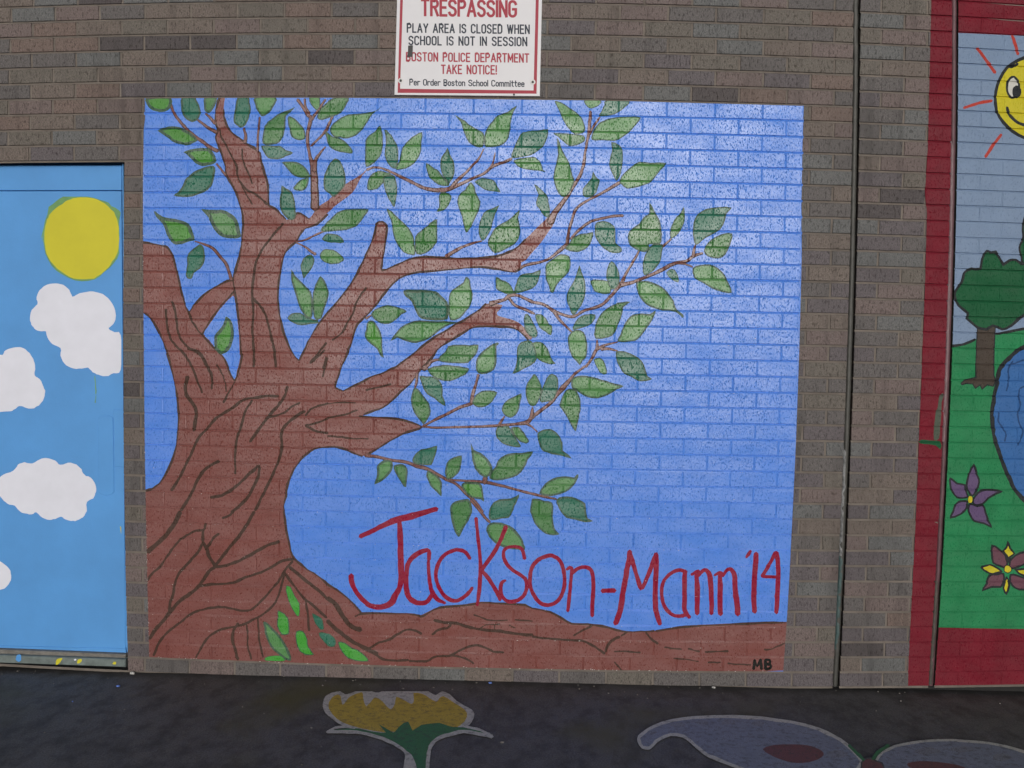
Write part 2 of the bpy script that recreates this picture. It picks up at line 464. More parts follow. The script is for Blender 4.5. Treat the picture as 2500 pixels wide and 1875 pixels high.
# mortar: bed joints struck back under each course, head joints, backing
mb = MB()
def strip(xa, xb, za, zb, ya, yb, n):
    xs = np.linspace(xa, xb, n + 1)
    v = [W3(x, za, ya) for x in xs] + [W3(x, zb, yb) for x in xs]
    mb.add(v, [(k, k + 1, n + 2 + k, n + 1 + k) for k in range(n)])
def spans(r, a, b):
    if 4 <= r <= 36 and a < DOOR[1] and b > DOOR[0]:
        return [(a, DOOR[0]), (DOOR[1], b)]
    return [(a, b)]
for sgi, (a, b) in enumerate(segs()):
    for r in range(RTOP, RBOT + 1):
        for p, q in spans(r if r != 4 else 3, a, b):
            n = max(1, int((q - p) / 3))
            strip(p, q, -r - JH, -r - .02, .0012, .0060, n); strip(p, q, -r - .02, -r, .0060, .0062, n)
        for p, q in spans(r, a, b):
            n = max(1, int((q - p) / 3))
            if r < RBOT:
                strip(p, q, -r - 1, -r, .03, .03, n)
                for c in joints(r, sgi):
                    if p < c < q: strip(c - HW, c + HW, -r - 1, -r - JH, .0036, .0036, 1)
mb.build('mortar', [M_mortar], wall)
# wall body: solid core behind the face, open at the door
mb = MB()
X0, X1 = float(W3(XL, -10)[0]), float(W3(XR, -10)[0]); ZT = float(W3(30, 14)[2])
DX0, DX1 = float(W3(DOOR[0], -20)[0]), float(W3(DOOR[1], -20)[0]); DZT = float(W3(0, DOOR[2])[2]) + .012
for bx in ((X0, DX0 - .01, .032, .30, -.1, ZT), (DX1 + .012, X1, .032, .30, -.1, ZT), (DX0 - .01, DX1 + .012, .032, .30, DZT + .03, ZT)):
    mb.add(*box_vf(*bx))
mb.build('wall_core', [M_dark], wall)

#@@MURAL
# ------------------------------------------------------------------ tree mural
BLUE = (.084, .252, .81, 1)
P_blue = paint('blue_wall_paint', BLUE, .31, 1.0, .45, .07)
BRN = (.205, .066, .057, 1)
P_trunk = paint('brown_trunk_paint', BRN, .34, .8, .5, .10)
P_bark = paint('dark_bark_paint', (.066, .036, .026, 1), .5, .5, .3, .2, gl=.5)
P_limb = paint('brown_twig_paint', (.185, .070, .060, 1), .33, .9, .3, .15)
P_rim = paint('leaf_edge_paint', (.040, .098, .058, 1), .45, .9, .3, .2)
P_bri = paint('bright_leaf_paint', (.060, .255, .032, 1), .33, .8, .2, .15)
P_mid = paint('mid_leaf_paint', (.046, .185, .045, 1), .33, .9, .2, .15)
P_lig = paint('light_leaf_paint', (.085, .255, .078, 1), .33, .9, .2, .15)
P_teal = paint('teal_leaf_paint', (.020, .150, .095, 1), .33, .9, .2, .18)
P_neon = paint('fresh_leaf_paint', (.045, .330, .030, 1), .40, .6, .5, .2)
P_red = paint('red_letter_paint', (.275, .004, .034, 1), .45, .4, .4, .1, gl=.5)
P_black = paint('black_marker_paint', (.010, .011, .010, 1), .5, .3, .3, .2, gl=.3)

A_ = (300, 200); B_ = (800, 200); C_ = (1300, 200); D_ = (300, 500); E_ = (800, 500); F_ = (1300, 500)
G_ = (300, 850); H_ = (800, 850); I_ = (1300, 850); J_ = (300, 1250); K_ = (800, 1200); L_ = (1300, 1200); M_ = (1500, 1250); N_ = (500, 1475); O_ = (500, 0); Q_ = (1000, 1475)
cv = Canvas(gridA)
names = {}
mural = tag(empty('tree_mural'), 'square blue mural of a spreading brown tree with green leaves and red hand lettering', 'mural')
bxr = np.array([[MUR[0], MUR[3]], [MUR[1], MUR[3]], [MUR[1], MUR[2]], [MUR[0], MUR[2]]])
# follow the slightly wavy left and right edges of the photograph
le = np.array([(352.5, 241), (349.5, 420), (349.2, 560), (350.5, 760), (351.6, 886), (353, 1043), (355.5, 1200), (358, 1330), (361.5, 1480), (364.5, 1612)])
ri = np.array([(1912, 1637), (1920.7, 1517), (1928, 1390), (1935, 1250), (1943, 1080), (1951, 860), (1957, 640), (1960.5, 450), (1962.8, 259)])
gl = np.stack(gridA(le[:, 0], le[:, 1]), -1); gr = np.stack(gridA(ri[:, 0], ri[:, 1]), -1)
gl[0, 1] = gr[-1, 1] = MUR[2]; gl[-1, 1] = gr[0, 1] = MUR[3]
region = ccw(np.vstack([gl, gr]))
names['sky'] = ('painted_sky', mural, None)
cv.sh.append((ccw(bxr + np.array([[-1, -1], [1, -1], [1, 1], [-1, 1]]) * .5), False)); cv.info.append(('sky', P_blue))

# trunk outline
TR = [(A_, '1030,150 985,150 965,190 950,250 935,320 940,420 962,500 938,560 955,620 985,690 1020,790 1040,860 1050,950 1110,1050 1150,1130 1190,1250 1213,1350 1216,1450 1205,1590'),
 (D_, '1200,400 1175,540 1140,660 1110,760 1060,772 960,820 860,880 780,950 720,1020 672,1085 640,1030 610,940 585,840 560,720 530,600 500,500 450,430 400,412 300,395 190,380 150,380 150,1060 220,1095 260,1130 310,1190 370,1290 410,1390 450,1500'),
 (G_, '450,60 490,200 520,330 545,470 560,640 560,780 545,960 510,1100 440,1270 370,1370 300,1420 235,1442 150,1450'),
 (J_, '150,1560'), (M_, '1800,1600 1800,1112 1740,1112 1500,1110 1300,1120 1100,1130 900,1140 640,1160 420,1206'),
 (L_, '1230,1405 1100,1412 950,1412 850,1390 700,1352 560,1335 400,1327 300,1272 180,1210 0,1175'),
 (K_, '2000,1140 1850,1130 1700,1120 1550,1115 1400,1140 1200,1155 1080,1185 1000,1225 940,1252 880,1235 700,1226 500,1221 345,1227 290,1160 200,1070 100,990 0,930'),
 (J_, '2000,665 1870,585 1800,525 1730,465 1700,390 1675,270 1650,150 1635,20'),
 (G_, '1630,1600 1650,1500 1670,1380 1710,1270 1760,1180 1830,1100 1900,1040 1980,1012'),
 (H_, '0,1000 140,1010 250,1060 350,1095 400,1076 450,1050 520,1010 640,930 760,870 880,830 958,800 900,770 820,740 700,715 500,700 370,692 380,665 480,630 560,600 640,540 740,440 830,365 920,250 960,195 1010,130'),
 (E_, '1060,1530 1110,1470 1200,1400 1320,1330 1400,1280 1480,1242 1600,1232 1750,1236 1880,1248 1960,1295 2030,1365 2074,1340 2000,1250 1930,1190 1830,1152 1730,1125 1715,1090 1770,1015 1650,1000 1600,1003 1540,1060 1450,1120 1380,1170 1300,1205 1220,1260 1100,1330 1000,1400 900,1480 800,1560 690,1640'),
 (H_, '640,210 540,260 440,290 350,345 240,390 160,435 80,400 85,350 110,270 150,160 190,80 215,0'),
 (E_, '240,1400 270,1290 300,1210 350,1160 430,1080 500,1000 560,920 620,840 720,750 870,690 1000,680 1200,660 1400,640 1550,630 1680,650 1800,670 1900,680 1960,640 1960,590 2010,560 2074,480'),
 (F_, '80,390 150,290 205,215 225,150 250,80 225,40 190,90 130,150 60,220 0,280'),
 (E_, '2000,350 1930,420 1830,480 1700,520 1500,540 1300,540 1100,530 900,530 760,580 650,630 552,662 550,600 570,480 590,350 600,240 580,185 530,172 495,195 480,280 440,390 390,500 320,650 260,760 200,850 100,980 0,1090'),
 (D_, '1980,1210 1900,1340 1850,1440 1800,1550 1775,1572 1720,1500 1660,1380 1620,1260 1590,1120 1570,950 1580,780 1600,650 1630,520 1680,440 1750,380 1790,310 1850,240 1960,200 2040,130'),
 (B_, '0,1330 60,1270 150,1200 230,1140 280,1080 320,1000 360,940 400,885 350,928 270,980 180,1040 100,1110 0,1200'),
 (A_, '1985,1262 1950,1300 1880,1388 1800,1330 1750,1340 1720,1390 1650,1390 1600,1340 1540,1280 1480,1250 1475,1150 1470,1050 1440,930 1400,800 1390,720 1330,670 1260,630 1180,570 1100,510 1050,440 1025,350 1020,280 1030,200')]
names['tree'] = ('painted_tree', mural, None)
trp = np.vstack([T(*o, s) for o, s in TR])
cv.poly('tree', P_trunk, trp, sm=2)
def path(*segs_): return np.vstack([T(*o, s) for o, s in segs_])
# dark edge of the trunk
EDGE = [
 path((A_, '985,150 965,190 950,250 935,320 940,420 962,500 938,560 955,620 985,690 1020,790 1040,860 1050,950 1110,1050 1150,1130 1190,1250 1213,1350 1216,1450 1205,1590'), (D_, '1200,400 1175,540 1140,660 1115,760 1130,850 1150,1000 1170,1150 1185,1300 1195,1500'), (G_, '1205,80 1170,230 1140,330 1060,470 1020,550')),
 path((D_, '1110,765 1060,772 960,820 860,880 780,950 720,1020 675,1085')),
 path((D_, '205,380 300,395 400,412 450,430 500,500 530,600 560,720 585,840 610,940 640,1030 672,1100 700,1180 760,1270 800,1320 860,1380 920,1450 1000,1520 1050,1600'), (G_, '1070,220 1130,325')),
 path((D_, '1125,880 1060,950 970,1050 900,1150 850,1230 805,1310')),
 path((D_, '215,1095 260,1130 310,1190 370,1290 410,1390 450,1500'), (G_, '450,60 490,200 520,330 545,470 562,640 562,780 545,960 510,1100 440,1270 370,1370 300,1420 235,1442')),
 path((A_, '1020,280 1025,350 1050,440 1100,510 1180,570 1260,630 1330,670 1390,720 1400,800 1440,930 1470,1050 1475,1150 1480,1250 1540,1280 1600,1340 1650,1390')),
 path((A_, '1720,1390 1750,1340 1800,1330 1880,1388')),
 path((D_, '2074,100 1960,200 1850,240 1790,310 1750,380 1680,440 1630,520 1600,650 1580,780 1570,950 1590,1120 1620,1260 1660,1380 1720,1500 1775,1572 1800,1550 1850,1440 1900,1340 1980,1210'), (E_, '0,1090 100,980 200,850 260,760 320,650 390,500 440,390 480,280 495,195 530,172 580,185 600,240 590,350 570,480 550,600 552,662 650,630 760,580 900,530 1100,530 1300,540 1500,540 1700,520 1830,480 1930,420 2000,350')),
 path((E_, '1960,640 1900,680 1800,670 1680,650 1550,630 1400,640 1200,660 1000,680 870,690 720,750 620,840 560,920 500,1000 430,1080 350,1160 300,1210 270,1290 240,1400'), (H_, '215,0 190,80 150,160 110,270 85,350 80,400 160,435 240,390 350,345 440,290 540,260 640,210'), (E_, '690,1640 800,1560 900,1480 1000,1400 1100,1330 1220,1260 1300,1205 1380,1170 1450,1120 1540,1060 1600,1003')),
 path((E_, '2030,1365 1960,1295 1880,1248 1750,1236 1600,1232 1480,1242 1400,1280 1320,1330 1200,1400 1110,1470 1040,1570'), (H_, '960,195 920,250 830,365 740,440 640,540 560,600 480,630 370,670')),
 path((H_, '320,688 500,700 700,715 820,740 900,770 958,800 880,830 760,870 640,930 520,1010 420,1065')),
 path((H_, '350,1095 250,1060 140,1010 0,1000'), (G_, '1980,1012 1900,1040 1830,1100 1760,1180 1710,1270 1670,1380 1650,1500 1630,1600'), (J_, '1635,20 1650,150 1675,270 1700,390 1730,465 1800,525 1870,585 2000,665'), (K_, '0,940 100,1000 200,1080 290,1170 345,1240')),
 path((K_, '280,1265 345,1237 500,1230 700,1236 880,1245 940,1262 1000,1240 1080,1195 1200,1165 1400,1150 1550,1125 1700,1128 1850,1138 2000,1150'), (L_, '0,1182 180,1220 300,1282 400,1337 560,1345 700,1362 850,1400 950,1420 1100,1420 1230,1412')),
 path((M_, '420,1206 640,1170 900,1150 1100,1140 1300,1130 1500,1120 1740,1122'))]
for i, e in enumerate(EDGE): cv.stroke('tree', P_bark, e, [4.7 + 1.5 * math.sin(k * 1.7 + i) for k in range(len(e))], jitter=.55, n=2)
# sky seen between fork and trunk
cv.poly('sky', P_blue, path((D_, '1118,920 1060,970 980,1060 910,1160 860,1235 818,1310 870,1365 930,1440 1010,1520 1060,1600'), (G_, '1080,215 1130,315 1158,230 1188,100'), (D_, '1183,1500 1173,1300 1158,1150 1138,1000')), sm=2)
BARK = [(A_, '980,480 1000,560 1050,650 1100,750 1150,850 1160,940 1190,1010 1250,1090 1330,1130 1400,1180 1460,1240', 20), (A_, '1210,680 1210,760 1240,860 1280,940 1310,1030', 18), (A_, '1200,1040 1240,1120 1280,1190 1310,1240', 14),
 (D_, '1620,190 1560,260 1480,360 1420,440 1370,530 1340,630 1325,740 1310,870 1315,1000 1320,1100 1310,1250 1320,1400 1330,1540 1325,1640', 24), (D_, '1310,940 1360,990 1410,1050 1450,1130 1480,1240 1510,1370 1535,1480 1550,1640', 26),
 (D_, '435,1060 440,1150 455,1260 480,1350 540,1430 610,1500 670,1590', 22), (D_, '500,980 530,1080 545,1180 560,1290 600,1380 680,1460 760,1500 810,1560 850,1640', 24),
 (G_, '580,10 640,80 690,170 730,260 760,350 805,450', 20), (G_, '660,5 760,30 810,90 850,170 890,250 905,330 900,410', 26), (G_, '950,170 1000,250 1035,340 1048,440', 15), (G_, '655,290 635,380 645,470 690,540 740,620 740,710 720,830', 38),
 (G_, '1575,485 1450,485 1320,505 1210,530 1120,600 1020,660 930,720 870,800 790,880 740,960 700,1060 650,1150 600,1260 560,1340 490,1440', 28), (G_, '1310,530 1250,620 1220,700 1195,800 1160,900 1145,1000 1135,1120 1140,1270', 24),
 (G_, '1665,390 1640,480 1590,560 1520,640 1460,710 1400,790 1340,870 1290,945', 30), (G_, '1480,700 1560,680 1640,650 1710,590 1790,555', 20), (G_, '1840,640 1740,700 1650,780 1615,830 1605,900 1610,1000 1590,1100 1550,1200 1510,1300 1450,1420 1400,1520 1340,1640', 30),
 (G_, '1850,680 1900,620 1980,585 2074,560', 20), (G_, '1860,780 1950,760 2074,715', 22), (G_, '1850,780 1900,810 1960,840 2074,860', 24), (H_, '0,890 150,900 260,915 410,920', 16), (H_, '0,710 80,690 180,670 300,630', 18), (H_, '0,565 120,550 280,555', 14), (H_, '390,425 500,400 640,365', 18),
 (G_, '970,1145 900,1180 820,1240 760,1330 720,1420 660,1530 590,1640', 30), (G_, '890,1510 1000,1490 1090,1440 1170,1380 1260,1290 1330,1230 1380,1190 1375,1290 1330,1390 1280,1490 1190,1590 1100,1659', 30), (E_, '390,840 330,920 280,1010 260,1100 200,1190 150,1290 50,1370', 20),
 (D_, '2060,1400 1980,1500 1900,1590', 22), (D_, '2060,1540 2030,1659', 20), (G_, '2070,100 2050,180 2025,290', 22), (G_, '2040,20 1980,80 1900,150', 22),
 (J_, '580,0 520,120 450,220 360,310 250,400', 44), (J_, '1120,0 1070,40 1010,60', 22), (J_, '835,120 820,180 740,190 640,240 560,300 490,390 440,460 370,560 290,630 250,690', 24), (J_, '810,190 810,280 800,340 740,430 640,540 570,620 530,720 510,830 480,920 475,1010', 28),
 (J_, '810,310 850,370 870,440 930,550 880,590 820,680 760,760 680,830 600,880 540,940 480,1010 400,1110 330,1190 270,1280', 36), (J_, '970,220 920,260 860,350 840,380', 26), (J_, '1330,0 1260,120 1200,210 1120,310 1040,410 970,500 930,550', 34), (J_, '1580,300 1460,340 1300,430 1180,490 1050,540 930,555', 30),
 (J_, '1730,475 1620,495 1500,560 1400,610 1240,660 1150,705 1050,725 900,730 780,750', 26), (J_, '1720,500 1640,590 1590,680 1520,770 1430,870 1340,960 1260,1000 1150,990 1040,965 930,965 820,985 720,1015 640,1070 550,1140 450,1220 370,1320 310,1450', 24), (J_, '1640,600 1610,730 1560,880 1500,970 1400,1050 1340,1080 1240,1130 1130,1160 1000,1190 900,1240 830,1310 780,1400 740,1470', 22),
 (J_, '1170,1130 1120,1200 1110,1300 1140,1400 1165,1490', 30), (J_, '1250,1130 1265,1240 1265,1350 1300,1490', 18), (J_, '1365,1080 1375,1200 1385,1320 1420,1470', 18), (J_, '1640,620 1720,730 1830,870 1930,950 2060,1070', 26), (J_, '1850,890 1870,1020 1885,1200', 22), (J_, '1690,560 1800,650 1900,730 2000,810 2070,880', 34),
 (K_, '0,1080 80,1140 140,1240 200,1330 270,1380 335,1400', 46), (K_, '0,1310 80,1390 170,1460 270,1530 390,1590 500,1650', 40), (K_, '420,1590 520,1530 620,1500 700,1450 800,1400 890,1410 950,1440', 22), (K_, '1060,1450 1120,1400 1210,1380 1250,1345', 22), (K_, '1080,1305 1180,1325 1300,1335 1400,1365 1480,1385 1600,1405 1750,1415 1900,1440 2074,1455', 30), (K_, '1480,1250 1560,1275 1640,1305 1820,1300', 16), (K_, '1900,1300 2074,1310', 16), (K_, '1550,1380 1600,1350 1740,1345', 14), (K_, '1840,1355 1900,1380', 16), (K_, '1690,1350 1690,1400', 14),
 (N_, '1640,440 1720,500 1800,555 1900,570 2060,565', 26), (Q_, '0,575 100,580 180,575 250,535 340,525 420,520 500,470 600,430 690,415 770,440 850,480 950,490', 24), (Q_, '420,520 500,530 590,560 650,600', 20), (L_, '420,1460 500,1410 600,1360', 20), (L_, '0,1465 100,1485 300,1500 430,1505 520,1515 590,1550 660,1590 730,1640', 24), (L_, '740,1620 760,1560 820,1500 880,1470', 26), (L_, '960,1425 900,1460', 20), (L_, '1150,1430 1200,1490 1270,1540', 22),
 (M_, '510,1370 600,1385 680,1388', 18), (M_, '750,1385 860,1415', 18), (M_, '920,1415 1050,1412 1150,1410', 18), (M_, '1520,1395 1600,1385 1720,1330', 16), (M_, '600,1485 720,1490 850,1510', 14), (M_, '950,1520 1070,1525', 18), (M_, '1150,1530 1250,1545 1380,1545', 16), (M_, '0,1410 120,1410 260,1425', 16), (M_, '0,1520 70,1600', 16)]
for i, (o, s, w) in enumerate(BARK):
    names['bark%d' % i] = ('bark_line', 'tree', None); cv.stroke('bark%d' % i, P_bark, T(*o, s), w / K * 1.02, jitter=.55, n=3)

# branches: (tile, points, width at start, width at end) in tile units
BRN_ = [(A_, '480,210 510,300 560,380 620,450 700,530 800,600 880,660 960,700', 26, 40), (A_, '760,385 830,440 890,480 950,510', 24, 36), (A_, '840,320 890,370 935,420', 20, 40), (A_, '1225,470 1245,550 1235,610', 22, 40), (A_, '1385,360 1375,470 1365,600 1365,700', 20, 24), (A_, '950,830 1000,890 1045,950', 18, 28),
 (A_, '1770,180 1820,250 1870,330 1905,370 1880,480 1870,600 1895,760 1925,850 1940,1000 1945,1150 1945,1280', [34, 30, 36, 40, 32, 34, 34, 60, 80, 84, 90], None), (A_, '1840,175 1850,250 1890,320', 24, 20), (A_, '2050,180 1990,270 1940,340 1915,380', 22, 34), (A_, '2074,480 2000,560 1900,650', 26, 14), (A_, '2050,660 1990,730 1950,800 1940,900', 14, 50),
 (B_, '0,470 30,400 40,350', 22, 22), (O_, '1300,1180 1260,1250 1235,1300 1170,1390 1080,1475', 22, 20),
 (B_, '400,890 480,865 580,885 680,930 780,980 880,1030 980,1075 1080,1095 1180,1095 1260,1070 1380,1020 1480,970 1580,930 1680,850 1780,815 1860,780', [30, 22, 20, 30, 34, 34, 36, 42, 50, 44, 34, 28, 26, 32, 26, 30], None), (B_, '1250,1075 1310,1000 1400,920 1470,840 1530,780 1580,680', 40, 14), (B_, '1620,900 1670,830 1695,720', 26, 12),
 (C_, '590,300 580,400 570,520 550,620 530,740 515,850 480,950 430,1030 370,1130 300,1230 230,1320 180,1420', [28, 36, 30, 28, 26, 34, 36, 34, 42, 46, 60, 84], None), (C_, '680,360 620,450 580,530', 22, 26), (C_, '880,1020 780,1080 680,1140 580,1190 480,1250 430,1310 400,1400 370,1500 350,1640', [36, 30, 26, 24, 26, 30, 28, 30, 40], None), (C_, '915,1355 820,1360 700,1385 600,1410 520,1460 450,1520 390,1590', [28, 26, 26, 24, 26, 28, 26], None),
 (F_, '350,400 280,460 180,540 80,580 -60,610 -120,640', [40, 34, 28, 28, 30, 30], None), (E_, '1200,525 1270,480 1360,430 1440,400 1560,365', [46, 36, 30, 28, 12], None),
 (D_, '730,370 820,400 910,440 980,520 1040,590 1075,680 1100,760', [12, 22, 30, 30, 32, 30, 36], None), (D_, '1750,375 1850,355 1960,300 2060,260', 18, 18), (D_, '1760,385 1850,430 1900,470 1950,500', 14, 30), (E_, '-50,500 0,515', 10, 10),
 (E_, '1650,1003 1700,985 1790,960 1850,915 1930,920 2000,950 2074,985', [60, 40, 34, 40, 32, 30, 34], None), (E_, '1840,950 1900,1020 2000,1060 2074,1095', 30, 30), (F_, '-10,985 80,1000 150,1030 220,1080 300,1110 400,1135 460,1110 530,1070 640,1040 720,1000 790,930 850,860 900,800 930,730 980,640 1040,540 1090,450', [30, 30, 28, 40, 30, 34, 26, 28, 32, 30, 36, 36, 46, 30, 26, 28, 18], None),
 (F_, '225,1090 270,1160 340,1230 400,1290', 34, 20), (F_, '-20,1085 20,1105', 24, 20), (F_, '900,810 1000,790 1080,760 1180,720 1290,670 1360,630 1450,590 1560,570 1630,520 1720,490', [50, 34, 34, 30, 40, 40, 34, 32, 34, 24], None), (F_, '1450,590 1540,600 1620,630', 24, 14), (F_, '1630,520 1635,460 1650,410', 40, 16), (F_, '1320,420 1390,360 1410,330', 26, 16),
 (F_, '655,1370 655,1450 640,1480 600,1560 540,1640', [16, 36, 34, 28, 30], None), (F_, '655,1460 740,1420 860,1390', 40, 12), (F_, '700,1460 780,1460 860,1480', 40, 14), (I_, '530,185 430,260 380,320 310,400 240,480 190,550 100,620 20,680 0,710', [26, 28, 34, 56, 40, 34, 36, 36, 30], None), (I_, '0,600 10,680', 18, 22),
 (H_, '2074,620 2060,700 2020,750 1900,770 1700,785 1500,795 1300,800 1100,805 960,795', [30, 40, 44, 30, 28, 26, 24, 24, 20], None), (H_, '2010,760 2074,800', 26, 16), (I_, '-10,790 50,850', 18, 12), (H_, '960,795 1100,720 1220,660 1340,600 1460,560', [20, 26, 30, 34, 36], None), (H_, '1460,560 1470,470 1500,370 1525,270', [44, 40, 26, 28], None), (H_, '1740,770 1790,690', 34, 14),
 (H_, '380,1085 500,1100 650,1135 800,1155 900,1195 1000,1220 1100,1270 1200,1330 1300,1375 1400,1470 1500,1560 1570,1659', [40, 30, 30, 34, 40, 38, 32, 34, 28, 36, 28, 26], None), (K_, '1450,90 1530,180 1590,260 1640,310', 26, 28), (H_, '1230,1335 1400,1345 1580,1355 1750,1390 1900,1430 2074,1475', [24, 24, 34, 30, 26, 24], None), (I_, '0,1475 100,1500 240,1530', 26, 22), (H_, '1590,1360 1595,1310', 60, 50),
 (H_, '970,210 1010,180 1060,130 1130,115', [60, 34, 30, 26], None), (H_, '940,200 1020,215', 24, 16), (H_, '905,260 900,340 885,400', 34, 18), (E_, '390,1150 440,1120', 30, 14), (N_, '0,0 1,1', 1, 1)]
for i, (o, s, w0, w1) in enumerate(BRN_[:-1]):
    p = T(*o, s); k = 'branch%d' % i
    w = np.array(w0) / K if w1 is None else np.linspace(w0, w1, len(p)) / K
    if len(w) != len(p): w = np.interp(np.linspace(0, 1, len(p)), np.linspace(0, 1, len(w)), w)
    w = w * .98
    names[k] = ('branch', 'tree', None)
    cv.stroke(k, P_bark, p, w + .6, jitter=.35, n=3); cv.stroke(k, P_limb, p + np.array([-.4, -.5]), w * .66, jitter=.3, n=3)

